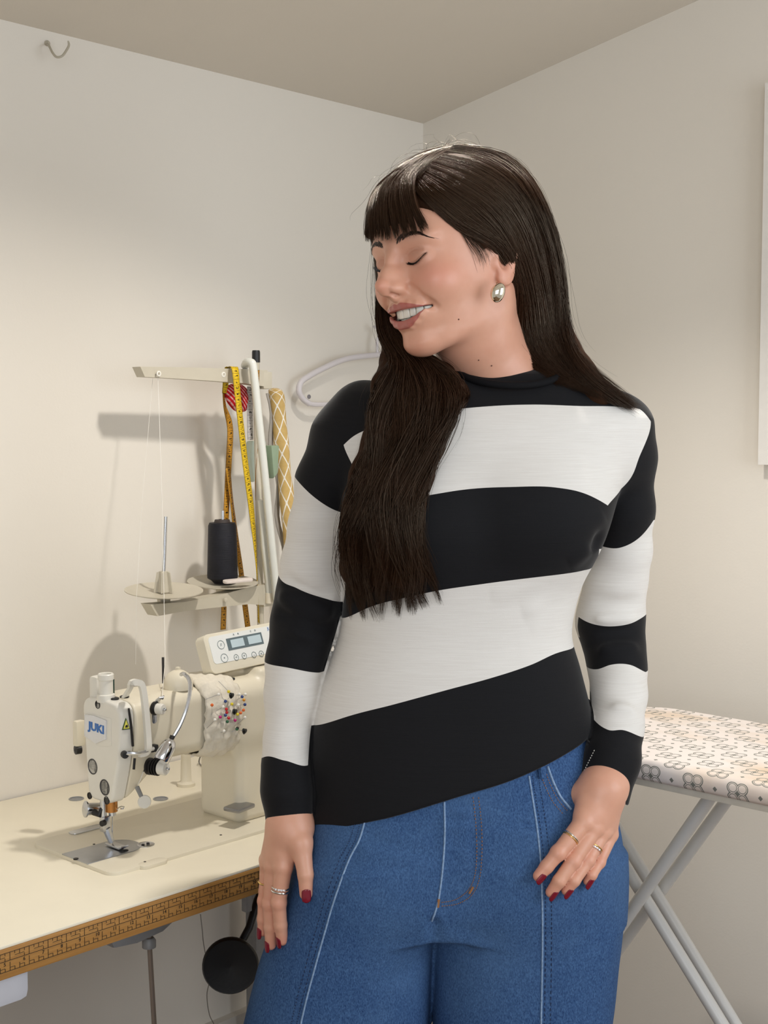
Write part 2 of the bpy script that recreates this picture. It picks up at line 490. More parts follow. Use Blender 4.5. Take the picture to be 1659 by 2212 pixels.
# printed ruler on the front edge: inch scale over a second scale
rm = MB(); yf = TB0 + .27 - .0003
def rline(x0, x1, z0, z1): rm.box(((x0 + x1) / 2, yf, (z0 + z1) / 2), (x1 - x0, .0004, z1 - z0))
x0r, x1r = TA0 + .92, TA1 + .88
for z in (-.0090, -.0185, -.0310): rline(x0r, x1r, TABLE_Z + z - .00025, TABLE_Z + z + .00025)
inch = .0254; k = 0; x = x0r
nums = []
while x < x1r:
    q = k % 4; e = .00022
    rline(x - e, x + e, TABLE_Z - (.0185 if q == 0 else .0138 if q == 2 else .0120), TABLE_Z - .0090)
    if q == 1: rline(x, x + inch / 2, TABLE_Z - .0142, TABLE_Z - .0138)
    if q == 3: rline(x - e, x + e, TABLE_Z - .0185, TABLE_Z - .0150)
    rline(x - e, x + e, TABLE_Z - .0310, TABLE_Z - (.0205 if q == 0 else .0270 if q % 2 else .0245))
    if q % 2 == 0: rline(x, x + inch / 4, TABLE_Z - .0272, TABLE_Z - .0268)
    if q == 2: nums.append(x)
    x += inch / 4; k += 1
rm.build('ruler_print', INK, core, False)
for i, x in enumerate(nums):
    a = x - .9
    if -1.40 < a < -.86:
        n = 5 + int(round((a + 1.335) / inch))
        if n > 0: text_mesh('ruler_number', str(n), .0062, frame_m((x + .006, yf, TABLE_Z - .0222), (1, 0, 0), (0, 0, 1)), INK, core)
# cable grommets let into the top
for px, py, r in ((165, 1726, .012), (347, 1726, .012), (466, 1680, .012)):
    p = tl(onz(px, py, TABLE_Z))
    MB().lathe([(r, .0000), (r, .0012), (r * .88, .0016), (r * .80, .0010), (r * .80, .0002), (0, .0002)], p, (0, 0, 1), 24).build('grommet', METALG, tb)
# legs, oil pan, pedal rod, knee lifter below
for a in (TA0 + .12, TA1 - .12):
    for b in (TB0 + .10, TB1 - .06):
        MB().box((a + .9, b + .27, (TABLE_Z - .04) / 2), (.05, .03, TABLE_Z - .042), None, .004).build('leg', METALG, tb)
pan = [tl(onb(x, y, -.44)) for x, y in ((230, 2040), (285, 2043), (305, 2040), (385, 2008), (397, 1985))]
px0, px1 = pan[0][0], pan[-1][0]; zb = pan[1][2]
mb = MB(); poly = [(px0 - .01, TABLE_Z - .041), (px0 + .012, zb + .004), (px0 + .05, zb), (px1 - .035, zb + .004), (px1 - .006, zb + .018), (px1, TABLE_Z - .041)]
mb.prism([(p[0], p[1]) for p in poly], -.17, .02, Matrix(((1, 0, 0, 0), (0, 0, -1, -.15), (0, 1, 0, 0), (0, 0, 0, 1))), .004)
mb.build('oil_pan', METALG, tb)
a = tl(onb(322, 2040, -.36)); b = tl(onb(333, 2212, -.36)); b2 = a + (b - a) * 3.4; b2[2] = .03
rod = MB().tube([a + np.array([0, 0, .012]), b, b2], .0038, 10).build('pedal_rod', plain('rod_steel_brown', (150, 136, 124), .45, .5), tb)
MB().lathe([(0, -.004), (.010, -.004), (.010, .006), (.007, .010), (0, .010)], a, (0, 0, 1), 12).build('rod_joint', METALG, rod)
kc = tl(onb(498, 2085, -.30))
nrm = (np.array(CAMP) - onb(498, 2085, -.30)); nrm = np.array([nrm @ RU, nrm @ RV, .12]); nrm /= np.linalg.norm(nrm)
arm_ = MB().tube([tl(onb(575, 1905, -.27)), tl(onb(556, 1945, -.28)), tl(onb(538, 2005, -.29)), kc - nrm * .012], .0065, 10).build('knee_lifter_arm', DARKST, tb)
kl = MB().lathe([(0, -.014), (.030, -.014), (.042, -.010), (.0445, -.002), (.0445, .004), (.042, .008), (.038, .0075), (0, .0055)], kc, nrm, 40).build('knee_pad', plain('knee_pad_black', (16, 16, 18), .38, grain=.2, scale=200, bump=.2), tb)
MB().box(tl(onb(533, 1948, -.33)) + np.array([0, 0, .01]), (.012, .012, .05), None, .002).build('bolt', METALG, tb)
P = [onb(433, 1975, -.2), onb(437, 2010, -.2), onb(440, 2040, -.18), onb(452, 2110, -.15), onb(447, 2150, -.12), (onb(452, 2190, -.08)), onb(462, 2212, -.06)]
MB().tube([tl(p) for p in spline(P, 40)], .0009, 6).build('cable', plain('cable_grey', (150, 144, 136), .6), tb)
pl_ = tl(onb(20, 2130, -.50))
MB().box(pl_ + np.array([-.03, .03, .012]), (.10, .09, .060), None, .012).build('drawer_tray', plain('tray_plastic', (206, 206, 212), .35, grain=.02), tb)
P = [onz(438, 1622, TABLE_Z + .03), onz(430, 1646, TABLE_Z + .003), onz(443, 1660, TABLE_Z + .003), onz(455, 1672, TABLE_Z + .003), onz(472, 1698, TABLE_Z + .003)]
MB().tube([tl(p) for p in spline(P, 30)], .0013, 6).build('cable', plain('cable_grey_b', (132, 128, 122), .6), tb)
# ------------------------------------------------------------------ sewing machine, local frame: x along the bed, y to the wall, z up; needle at the origin
NEED = rab(-1.039, -.341, TABLE_Z + .005)
sm = empty('sewing_machine', NEED, RZ); tag(sm, 'cream industrial lockstitch sewing machine standing on the table', 'sewing machine')
def ml(p): d = np.asarray(p) - NEED; return np.array([d @ RU, d @ RV, d[2]])
def my(px, py, y): return ml(onb(px, py, -.341 + y))
def mx(px, py, x): return ml(ona(px, py, -1.039 + x))
def mz(px, py, z=0.0): return ml(onz(px, py, NEED[2] + z))
CREAM = plain('machine_cream', (226, 217, 196), .38, 0, .45, grain=.012, scale=40, bump=.10, bd=.001)
CREAMW = plain('machine_white', (226, 222, 212), .32, 0, .5, grain=.012, scale=40)
BLUEW = plain('guard_white', (212, 212, 210), .3, 0, .5, grain=.01)
def rb(P, lo, hi, r):
    lo, hi = np.array(lo), np.array(hi); q = np.abs(P - (lo + hi) / 2) - (hi - lo) / 2 + r
    return np.linalg.norm(np.maximum(q, 0), axis=-1) + np.minimum(q.max(-1), 0) - r
def head_planes(P):
    x, y, z = P[..., 0], P[..., 1], P[..., 2]
    f = (y - .034 - (z - .077) * .090)
    f = smax(f, -(y + .0465), .012)
    f = smax(f, (-(y + .0465) * .95 + (.150 - z) * .30), .012)
    f = smax(f, z - .2145 + .10 * np.abs(y), .018)
    f = smax(f, .068 - z, .012)
    return f
FX = -.018
def cover_f(P): return smax(smax(head_planes(P), FX - P[..., 0], .006), P[..., 0] - .0045, .002)
def arm_f(P):
    x, y, z = P[..., 0], P[..., 1], P[..., 2]
    h = smax(smax(head_planes(P), .0058 - x, .002), x - .070, .01)
    h = smax(h, (.070 + 1.05 * (x - .012) - z) * .69, .010)
    r = rb(P, (.015, -.043, .118), (.40, .046, .2135), .020)
    f = smin(h, r, .010)
    p = rb(P, (.192, -.046, -.004), (.40, .050, .200), .014)
    f = smin(f, p, .030)
    f = smin(f, rb(P, (.240, -.040, .20), (.40, .046, .226), .008), .012)
    return np.maximum(f, .0058 - x)
v, q = mesh_sdf(cover_f, (-.03, -.06, .05), (.02, .06, .23), .0028, 1, 2)
cover = link_mesh('face_cover', v, q, CREAMW, sm)
v, q = mesh_sdf(arm_f, (-.005, -.06, -.012), (.42, .065, .24), .0036, 1, 2)
armb = link_mesh('arm', v, q, CREAM, sm)
# bed with its corners rounded
def rrect(x0, x1, y0, y1, r, n=6):
    out = []
    for cx, cy, a0 in ((x1 - r, y1 - r, 0), (x0 + r, y1 - r, 90), (x0 + r, y0 + r, 180), (x1 - r, y0 + r, 270)):
        for i in range(n + 1):
            a = math.radians(a0 + 90 * i / n); out.append((cx + r * math.cos(a), cy + r * math.sin(a)))
    return out
bed = MB().prism(rrect(-.067, .46, -.092, .107, .018), -.012, 0, None, .0022).build('bed', CREAM, sm)
MB().prism(rrect(-.022, .022, -.100, -.080, .009), -.006, .0002, None, .0018).build('bed_tab', CREAM, bed)
# metal needle plate and slide plate
pt = [mz(*p)[:2] for p in ((116, 1849), (224, 1826), (262, 1820))]
pl = rrect(-.067, .036, -.036, .026, .0295, 8); pl = [(x if x > -.03 else -.0672, y) for x, y in pl]
plate = MB().prism(pl, -.0005, .0011, None, .0004).build('needle_plate', plain('brushed_steel', (176, 178, 182), .33, 1.0, grain=.06, scale=30), bed)
for px, py in ((164, 1857), (272, 1839)):
    p = mz(px, py); MB().lathe([(.0036, 0), (.0036, .0016), (.0022, .0019), (0, .0019)], p + np.array([0, 0, .0003]), (0, 0, 1), 12).build('screw', DARKST, plate)
p = mz(315, 1825)
disc = MB().lathe([(.0125, 0), (.0125, .0010), (.0110, .0016), (.0092, .0008), (0, .0008)], p, (0, 0, 1), 28).build('bobbin_window', STEEL, bed)
for dx in (-.004, .0045): MB().lathe([(.0022, 0), (.0022, .0014), (0, .0014)], p + np.array([dx, .001, .0006]), (0, 0, 1), 10).build('hole', DARKST, disc)
p0 = mz(365, 1745); 
sl = MB().prism([(x, y) for x, y in rrect(-.008, .050, .086, .104, .008)], -.0002, .0018, None, .0006).build('oil_lid', STEEL, bed)
for px, py in ((313, 1862), (203, 1824), (492, 1764), (477, 1804)): MB().lathe([(.0018, 0), (.0018, .0006), (0, .0006)], mz(px, py), (0, 0, 1), 8).build('screw', DARKST, bed)
# ---- left face: recesses, screws, logo
def disc_x(px, py, r, m, name='cap', d=.0010, par=None):
    c = mx(px, py, FX - .0002); return MB().lathe([(r * 1.12, -.0012), (r * 1.12, d * .4), (r, d * .6), (r * .94, d * -.2)], c, (-1, 0, 0), 24).build(name, m, par or cover)
disc_x(211, 1522, .0052, DARKST, 'screw_recess'); disc_x(200, 1656, .0100, plain('plug_dark', (66, 64, 64), .5), 'plug'); disc_x(226, 1701, .0102, plain('plug_dark_b', (58, 56, 56), .5), 'plug')
disc_x(193, 1719, .0044, DARKST, 'screw_recess'); disc_x(230, 1729, .0052, BLACKP, 'screw_recess')
lg = [mx(*p, FX) for p in ((186, 1543), (204, 1545), (232, 1556), (231, 1597), (209, 1606), (185, 1588))]
M = Matrix(((0, 0, -1, FX - .0006), (-1, 0, 0, 0), (0, 1, 0, 0), (0, 0, 0, 1)))
logo = MB().prism([(-p[1], p[2]) for p in lg][::-1], 0, .0022, M, .0005).build('logo_plate', plain('plate_satin', (222, 222, 224), .25, .2, grain=.02), cover)
gl = MB().prism([(-p[1], p[2]) for p in [mx(*q_, FX) for q_ in ((184, 1541), (206, 1543), (240, 1552), (241, 1612), (213, 1612), (183, 1591))]][::-1], -.001, .0006, Matrix(((0, 0, -1, FX), (-1, 0, 0, 0), (0, 1, 0, 0), (0, 0, 0, 1))), .0003).build('logo_recess', CREAMW, cover)
c = mx(208, 1573, FX - .0031)
BLUEINK = plain('logo_blue', (36, 104, 180), .4, grain=.02)
t_ = text_mesh('logo_lettering', 'JUKI', .0172, frame_m(c, (0, -1, -.03), (0, 0, 1)) @ Matrix.Diagonal((1.16, .92, 1, 1)), BLUEINK, logo, bold=.0007)
t2 = t_.data; 
# ---- top of the head: post, carry handle, oil caps
c = my(229, 1502, 0.0); c[2] = .209
post = MB().lathe([(.0125, 0), (.0130, .004), (.0125, .010), (.0098, .011), (.0092, .022), (.0096, .030), (.0110, .031), (.0112, .038), (.0100, .0395), (.0075, .0390), (.0070, .034), (0, .034)], c, (0, 0, 1), 24).build('pressure_dial', CREAMW, sm)
MB().box(c + np.array([.012, .028, .012]), (.030, .020, .040), None, .006).build('guide_housing', CREAMW, sm)
MB().box(c + np.array([.0275, .026, .014]), (.003, .012, .022), None, .001).build('sight_glass', plain('sight_green', (40, 66, 58), .15), sm)
for px, py in ((247, 1507), (269, 1509), (294, 1499)):
    p = my(px, py, -.012 if px < 290 else .006); p[2] = .2128; MB().lathe([(.0066, 0), (.0066, .0022), (.0045, .0030), (0, .0024)], p, (0, 0, 1), 16).build('oil_cap', BLACKP, sm)
# thread guard: tall inverted U on the front
gy = -.060
G = [(my(281, 1508, -.047) + np.array([0, .012, 0])), my(281, 1486, -.052), my(284, 1476, gy), my(296, 1474, gy), my(307, 1483, gy), my(314, 1530, gy), my(319, 1590, gy), my(320, 1618, gy), my(314, 1626, gy + .004), my(300, 1629, gy + .008)]
pts = spline(G, 36)
mb = MB(); T = np.gradient(pts, axis=0); T /= np.linalg.norm(T, axis=1)[:, None]
vs, fs = [], []
for i, p in enumerate(pts):
    s = np.cross(T[i], [0, 1, 0]); s /= np.linalg.norm(s); w = .0058; th = .0028
    for a, b in ((-1, -1), (1, -1), (1, 1), (-1, 1)): vs.append(p + s * w * a * .75 + np.array([0, th * b, 0]))
for i in range(len(pts) - 1):
    for k in range(4): fs.append((i * 4 + k, i * 4 + (k + 1) % 4, i * 4 + 4 + (k + 1) % 4, i * 4 + 4 + k))
fs += [(3, 2, 1, 0), tuple(len(vs) - 4 + k for k in range(4))]
mb.add(vs, fs).build('take_up_guard', CREAMW, sm)
# slot of the take-up lever and side strip with the warning sign
pa_, pb_ = my(278, 1530, -.0475), my(287, 1612, -.0475)
MB().tube([pa_, (pa_ + pb_) / 2 + np.array([.001, 0, 0]), pb_], [.0014, .0018, .0018], 6).build('lever_slot', DARKST, sm)
pa_, pb_ = my(291, 1638, -.0472), my(289, 1662, -.0472)
MB().tube([pa_, pb_], .0018, 6).build('lever_slot', DARKST, sm)
wpts = [my(272, 1551, -.0478), my(264, 1577, -.0478), my(281, 1575, -.0478)]
wm = Matrix(((1, 0, 0, 0), (0, 0, -1, -.0470), (0, 1, 0, 0), (0, 0, 0, 1)))
wb = MB().prism([(p[0], p[2]) for p in wpts], 0, .0010, wm).build('warning_sign', plain('sign_green_edge', (58, 82, 44), .5), sm, False)
cen = sum(wpts) / 3
MB().prism([(cen[0] + (p[0] - cen[0]) * .74, cen[2] + (p[2] - cen[2]) * .74) for p in wpts], .0010, .0014, wm).build('sign_field', plain('sign_yellow', (214, 206, 90), .5), wb, False)
MB().prism([(cen[0] + dx, cen[2] + dz) for dx, dz in ((-.0022, -.002), (.0026, -.0026), (.0020, .0012), (-.001, .0008))], .0014, .0017, wm).build('sign_mark', INK, wb, False)
# take-up lever and front bar
MB().tube([my(270, 1628, -.052), my(280, 1627, -.056), my(300, 1628, -.060), my(318, 1622, -.060), my(330, 1617, -.054)], [.0035, .0032, .0020, .0022, .0034], 8).build('thread_bar', STEEL, sm)
MB().lathe([(0, 0), (.0052, 0), (.0052, .006), (.0040, .008), (0, .008)], my(268, 1629, -.048), (-.35, -1, 0), 14).build('thumb_screw', BLACKP, sm)
MB().box(my(331, 1616, -.050), (.012, .010, .010), None, .002).build('guide_block', BLACKP, sm)
# tension dials
def dial(px, py, y, R, L, discs):
    c = my(px, py, y); ax = (.28, -1, 0)
    axv = Vector(ax).normalized()
    d = MB().lathe([(0, 0), (R * 1.25, 0), (R * 1.25, .003), (R, .004), (R * .9, .005), (0, .005)], c, ax, 24).build('tension_dial', DARKST, sm)
    for i in range(discs): MB().lathe([(0, .006 + .0042 * i), (R * 1.22, .0068 + .0042 * i), (R * 1.22, .0082 + .0042 * i), (0, .0090 + .0042 * i)], c, ax, 24).build('tension_disc', DARKST, d)
    k0 = .006 + .0042 * discs
    prof = [(0, k0), (R, k0), (R, k0 + L), (R * .86, k0 + L + .0016), (0, k0 + L + .0016)]
    kn = MB().lathe(prof, c, ax, 28).build('dial_knob', CREAMW, d)
    MB().lathe([(0, 0), (.0024, 0), (.0024, .004), (.0014, .0052), (0, .0055)], Vector(c) + axv * (k0 + L + .001), ax, 12).build('dial_stem', STEEL, d)
dial(333, 1530, -.045, .0078, .0085, 0); dial(322, 1655, -.045, .0095, .0100, 3)
MB().prism([(x, y) for x, y in rrect(-.0042, .0042, -.009, .009, .0040)], 0, .0016, Matrix(((1, 0, 0, my(333, 1549, -.047)[0]), (0, 0, -1, -.0465), (0, 1, 0, my(333, 1549, -.047)[2]), (0, 0, 0, 1))), .0004).build('guide_plate', STEEL, sm)
MB().tube([my(338, 1515, -.046), my(346, 1508, -.052), my(353, 1505, -.052), my(350, 1511, -.052)], [.0026, .0024, .0022, .0016], 8).build('thread_eyelet', STEEL, sm)
MB().tube([my(313, 1660, -.046), my(309, 1668, -.055), my(304, 1682, -.052), my(298, 1695, -.047)], .0010, 6).build('check_spring', STEEL, sm)
# needle bar, presser bar, foot
MB().lathe([(.0085, -.010), (.0085, .012), (0, .012)], (-.002, .0, .062), (0, 0, 1), 16).build('bar_bushing', plain('brass', (186, 128, 70), .35, .9), sm)
nb = MB().tube([(-.001, 0, .070), (-.001, 0, .048)], .0036, 12).build('needle_bar', STEEL, sm)
MB().tube([(-.001, 0, .048), (-.001, 0, .006)], [.0010, .0007], 6).build('needle', STEEL, nb)
MB().lathe([(.0052, 0), (.0052, .010), (0, .010)], (-.001, 0, .046), (0, 0, 1), 14).build('needle_clamp', STEEL, nb)
pbx = -.013
MB().tube([(pbx, .004, .072), (pbx, .004, .030)], .0046, 12).build('presser_bar', STEEL, sm)
ft = MB().box((pbx + .001, .002, .036), (.011, .012, .022), None, .002)
ft.tube([(pbx + .002, 0, .030), (pbx + .006, -.001, .018), (pbx + .009, -.002, .009)], [.0062, .0052, .0042], 8)
ft.box((pbx + .013, -.006, .0040), (.013, .034, .0030), None, .0010)
ft.box((pbx + .013, -.024, .0055), (.013, .008, .0028), (-.45, 0, 0), .0010)
foot = ft.build('presser_foot', STEEL, sm)
MB().lathe([(0, 0), (.0042, 0), (.0042, .006), (0, .006)], (pbx - .004, -.004, .040), (-1, -.3, 0), 12).build('foot_screw', BLACKP, foot)
tn = MB().lathe([(0, 0), (.0085, 0), (.0115, .001), (.0115, .003), (.0085, .004), (.0085, .024), (.0070, .026), (0, .026)], mx(182, 1748, -.024), (.92, -.25, -.12), 20).build('bobbin_knob', STEEL, sm)
MB().tube([mx(203, 1754, -.020), mx(215, 1760, -.018), (pbx, .004, .060)], [.0050, .0044, .0042], 10).build('linkage', BLACKP, sm)
MB().tube([my(248, 1752, -.005), my(256, 1745, -.01), my(262, 1742, -.01), my(268, 1743, -.01), my(266, 1747, -.01), my(261, 1747, -.01)], .0010, 6).build('wire_guide', STEEL, sm)
# hand lifter with round paddle
MB().tube([my(296, 1700, -.030), my(306, 1722, -.042)], [.0034, .0030], 8).build('hand_lifter', METALG, sm)
MB().lathe([(0, -.0015), (.0085, -.0015), (.0095, 0), (.0085, .0015), (0, .0015)], my(312, 1732, -.045), (-.45, -.85, .2), 24).build('lifter_paddle', CREAMW, sm)
# back of the machine: lever peeking out behind the cover
MB().box(mx(176, 1585, .010) + np.array([0, .006, 0]), (.016, .012, .038), None, .004).build('back_lever', CREAM, sm)
MB().lathe([(0, 0), (.007, 0), (.007, .008), (0, .010)], mx(174, 1618, .012), (-1, .2, 0), 14).build('back_knob', BLACKP, sm)
# lamp: dome base, gooseneck, chrome head
lb = my(385, 1476, -.015); lb[2] = .2125
lamp = MB().lathe([(.0215, 0), (.0215, .006), (.0200, .014), (.0150, .022), (.0080, .0262), (.0035, .0275), (.0035, .031), (0, .032)], lb, (0, 0, 1), 28).build('lamp_base', CREAM, sm)
gp = spline([my(391, 1457, -.038), my(398, 1456, -.060), my(409, 1470, -.072), my(410, 1495, -.080), my(403, 1530, -.084), my(391, 1562, -.084), my(379, 1584, -.082), my(372, 1595, -.081)], 60)
MB().tube(gp, [.0026 + .00035 * (i % 2) for i in range(60)], 8).build('gooseneck', STEEL, lamp)
c = my(371, 1597, -.081); e = my(351, 1636, -.083); axl = e - c
MB().lathe([(0, -.001), (.0040, 0), (.0075, .003), (.0105, .009), (.0112, .014), (.0112, .032), (.0100, .034), (0, .034)], c, axl, 24).build('lamp_head', plain('chrome', (222, 222, 224), .12, 1.0, grain=.02), lamp)
MB().tube([my(373, 1589, -.0815), my(369, 1600, -.081)], .0036, 8).build('lamp_collar', DARKST, lamp)
# lever at the foot of the pillar and dark rod behind it
MB().box(my(513, 1750, -.060) + np.array([.012, .010, 0]), (.040, .030, .007), (0, 0, .2), .003).build('reverse_lever', plain('lever_satin', (150, 150, 152), .3, .9), sm)
MB().tube([my(497, 1615, .052), my(497, 1660, .052), my(494, 1738, .052)], [.0050, .0056, .0062], 10).build('back_rod', DARKST, sm)
# control panel on top
cp0 = my(438, 1400, .012)
def pv(px, py): return my(px, py, -.004)
tl_, tr_, br_, bl_ = pv(437, 1372), pv(607, 1340), pv(628, 1420), pv(458, 1452)
cx = (tr_ - tl_); cx /= np.linalg.norm(cx); cyv = (tl_ - bl_); cyv -= cx * (cyv @ cx); cyv /= np.linalg.norm(cyv)
cyv = cyv * math.cos(.35) + np.array([0, 1, 0]) * math.sin(.35); 
PM = frame_m(tl_, cx, cyv)
W_, H_ = np.linalg.norm(tr_ - tl_), np.linalg.norm(tl_ - bl_)
cpn = MB().prism(rrect(0, W_, -H_, 0, .010, 5), -.022, 0, PM, .0018).build('control_panel', plain('panel_cream', (228, 220, 200), .35, grain=.01), sm)
MB().prism(rrect(.008, W_ - .004, -H_ + .014, -.005, .006), 0, .0006, PM).build('panel_face', plain('panel_face_white', (236, 238, 236), .35, grain=.01), cpn)
PGREY = plain('panel_print_grey', (92, 112, 116), .5); LCDM = plain('lcd', (196, 214, 222), .2, grain=.02)
SCR = plain('lcd_frame', (96, 112, 118), .4)
def prect(name, x0, x1, y0, y1, h, m, par=cpn): return MB().prism([(x0, y0), (x1, y0), (x1, y1), (x0, y1)], h, h + .0005, PM).build(name, m, par, False)
_T, _R, _B = np.array([437., 1372.]), np.array([607., 1340.]), np.array([458., 1452.])
_I = np.linalg.inv(np.stack([_R - _T, _B - _T], 1))
def px2(px, py):
    f_ = _I @ (np.array([px, py]) - _T); return f_[0] * W_, -f_[1] * H_
xa, ya = px2(485, 1380); xb, yb = px2(561, 1367); xc, yc_ = px2(492, 1404)
prect('screen_frame', xa, xb, yc_, ya, .0006, SCR)
wv = (xb - xa)
prect('screen', xa + wv * .10, xa + wv * .46, yc_ + .0030, ya - .0030, .0011, LCDM); prect('screen', xa + wv * .58, xa + wv * .95, yc_ + .0030, ya - .0030, .0011, LCDM)
def pring(px, py, r):
    x, y = px2(px, py); pts = [PM @ Vector((x + r * math.cos(t), y + r * math.sin(t), .0008)) for t in np.linspace(0, 2 * math.pi, 24, endpoint=False)]
    return MB().tube(pts, .0004, 4, closed=True).build('button', PGREY, cpn)
for px, py, r, t in ((475, 1392, .0064, '//'), (482, 1419, .0064, '+'), (507, 1418, .0044, '<'), (524, 1415, .0044, '='), (545, 1413, .0044, '-'), (561, 1411, .0044, '+')):
    pring(px, py, r); x, y = px2(px, py)
    text_mesh('button_sign', t, .0060, PM @ Matrix.Translation((x, y, .0008)), PGREY, cpn)
for px, t in ((502, 'A'), (512, 'B'), (539, 'C'), (549, 'D')):
    x, y = px2(px, 1373 if px < 520 else 1367); text_mesh('panel_letter', t, .0038, PM @ Matrix.Translation((x, ya + .0042, .0008)), PGREY, cpn)
x, y = px2(580, 1362); text_mesh('panel_logo', 'JUKI', .0062, PM @ Matrix.Translation((x + .002, ya + .003, .0008)), BLUEINK, cpn)
MB().prism([(p[0], p[1]) for p in [my(*q_, 0)[:2] for q_ in ()]] or rrect(0.272, .300, -.022, .004, .002), .2262, .2268).build('maker_label', DARKST, sm)
# thread post standing on the table behind the arm
tp = onz(402, 1697, TABLE_Z)
o = MB().lathe([(.0150, 0), (.0150, .005), (.0105, .0070), (.0092, .0090), (.0080, .050), (.0072, .056), (.0045, .059), (0, .0595)], (0, 0, 0), (0, 0, 1), 24).build('bobbin_post', CREAM, None)
o.location = tp; tag(o, 'small cream tapered post standing on the table behind the sewing machine arm', 'post')
# ------------------------------------------------------------------ pincushion band round the arm, with its pins
PC0, PC1 = .128, .196
rngp = np.random.default_rng(3)
vs, fs = [], []; NA, NX = 64, 18
def armr(t):
    """outline of the arm's cross-section"""
    c, s = math.cos(t), math.sin(t); n = 3.4
    k = (abs(c / .0475) ** n + abs(s / .0510) ** n) ** (-1 / n); return np.array([.0015 + k * c, .1655 + k * s])
for i in range(NX):
    u = i / (NX - 1)
    for j in range(NA):
        t = 2 * math.pi * j / NA; d = armr(t); n = np.array([math.cos(t), math.sin(t)])
        wr = .0022 * math.sin(9 * t + 5 * u) * math.sin(7 * u * 3.1 + 2 * t) + .0016 * math.sin(23 * t + 3 * u)
        front = max(0, math.cos(t - math.pi)) 
        r = .0015 + .0050 * math.sin(math.pi * min(1, max(0, u))) ** .5 + (.0070 * front) * math.sin(math.pi * u) + wr * (.4 + front)
        p = d + n * r; vs.append((PC0 + (PC1 - PC0) * u + .0015 * math.sin(5 * t), p[0], p[1]))
for i in range(NX - 1):
    for j in range(NA): fs.append((i * NA + j, i * NA + (j + 1) % NA, (i + 1) * NA + (j + 1) % NA, (i + 1) * NA + j))
pcn = link_mesh('pincushion', [NEED + RU * a + RV * b + np.array([0, 0, c]) for a, b, c in vs], [f[::-1] for f in fs], plain('pincushion_cotton', (224, 216, 200), .9, grain=.04, bump=.3, scale=220, bd=.002), None)
md = pcn.modifiers.new('t', 'SOLIDIFY'); md.thickness = .0016; md.offset = -1
tag(pcn, 'crumpled off-white fabric pincushion band wrapped round the sewing machine arm', 'pincushion')
PINC = {'red': (196, 34, 44), 'orange': (224, 104, 40), 'yellow': (226, 206, 50), 'white': (236, 232, 224), 'blue': (44, 66, 130), 'magenta': (186, 40, 120), 'green': (40, 96, 64), 'black': (20, 22, 20), 'gold': (222, 150, 40)}
PINM = {k: plain('pin_' + k, c, .25, grain=.02) for k, c in PINC.items()}
PINS = [('orange', 458, 1523), ('black', 502, 1468), ('red', 508, 1478), ('green', 513, 1480), ('yellow', 494, 1494), ('blue', 487, 1515), ('yellow', 501, 1521), ('white', 482, 1527), ('red', 489, 1532), ('red', 490, 1539), ('blue', 487, 1545), ('magenta', 476, 1549),
        ('red', 494, 1551), ('green', 491, 1559), ('black', 507, 1537), ('blue', 523, 1505), ('gold', 527, 1512), ('blue', 529, 1522), ('orange', 526, 1534), ('orange', 520, 1540), ('magenta', 508, 1556), ('white', 464, 1555), ('white', 484, 1579), ('green', 512, 1575), ('black', 528, 1579),
        ('black', 500, 1502), ('white', 517, 1500), ('white', 529, 1550), ('white', 515, 1523), ('yellow', 513, 1543), ('white', 472, 1500), ('white', 530, 1500), ('black', 513, 1573)]
HEART = {(502, 1468), (507, 1537), (500, 1502), (528, 1579)}
for col, px, py in PINS:
    head = my(px, py, -.066 if py > 1480 else -.030)
    dirv = np.array([rngp.normal(0, .35), 1.0, rngp.normal(-.5, .4)]); dirv /= np.linalg.norm(dirv)
    if py < 1485: dirv = np.array([.1, .35, -1.0]); dirv /= np.linalg.norm(dirv)
    w = lambda p: (NEED + RU * p[0] + RV * p[1] + np.array([0, 0, p[2]]))
    hc = w(head); dw = RU * dirv[0] + RV * dirv[1] + np.array([0, 0, dirv[2]])
    mb = MB(); 
    if (px, py) in HEART:
        bm = bmesh.new(); bmesh.ops.create_uvsphere(bm, u_segments=12, v_segments=8, radius=1)
        for vv in bm.verts:
            x_, y_, z_ = vv.co; vv.co = Vector((x_ * .0048, y_ * .0022, (z_ * .0042 + .0022 * abs(x_) - .001)))
        mb._bm(bm, (0, 0, 0), (0, .3, RZ))
    else:
        bm = bmesh.new(); bmesh.ops.create_icosphere(bm, subdivisions=2, radius=.0024); mb._bm(bm)
    mb.cur = 1; mb.tube([(0, 0, 0), tuple(dw * .022)], .00045, 5)
    o = mb.build('pin', [PINM[col], STEEL]); o.location = hc
    sh = 'heart-shaped' if (px, py) in HEART else 'round'
    seen = [c for c in PINS if c[0] == col and ((c[1], c[2]) in HEART) == ((px, py) in HEART)]
    seen.sort(key=lambda c: (c[2], c[1])); k = seen.index((col, px, py))
    nth = ['topmost', 'second highest', 'third highest', 'fourth highest', 'fifth highest', 'sixth highest', 'seventh highest', 'eighth highest', 'ninth highest'][k] if k < len(seen) - 1 else 'lowest'
    lab = ('%s of the %s pins with %s heads in the pincushion' % (nth, col, sh)) if len(seen) > 1 else ('the only %s pin with a %s head in the pincushion' % (col, sh))
    tag(o, lab, 'pin', 'pins in the pincushion')
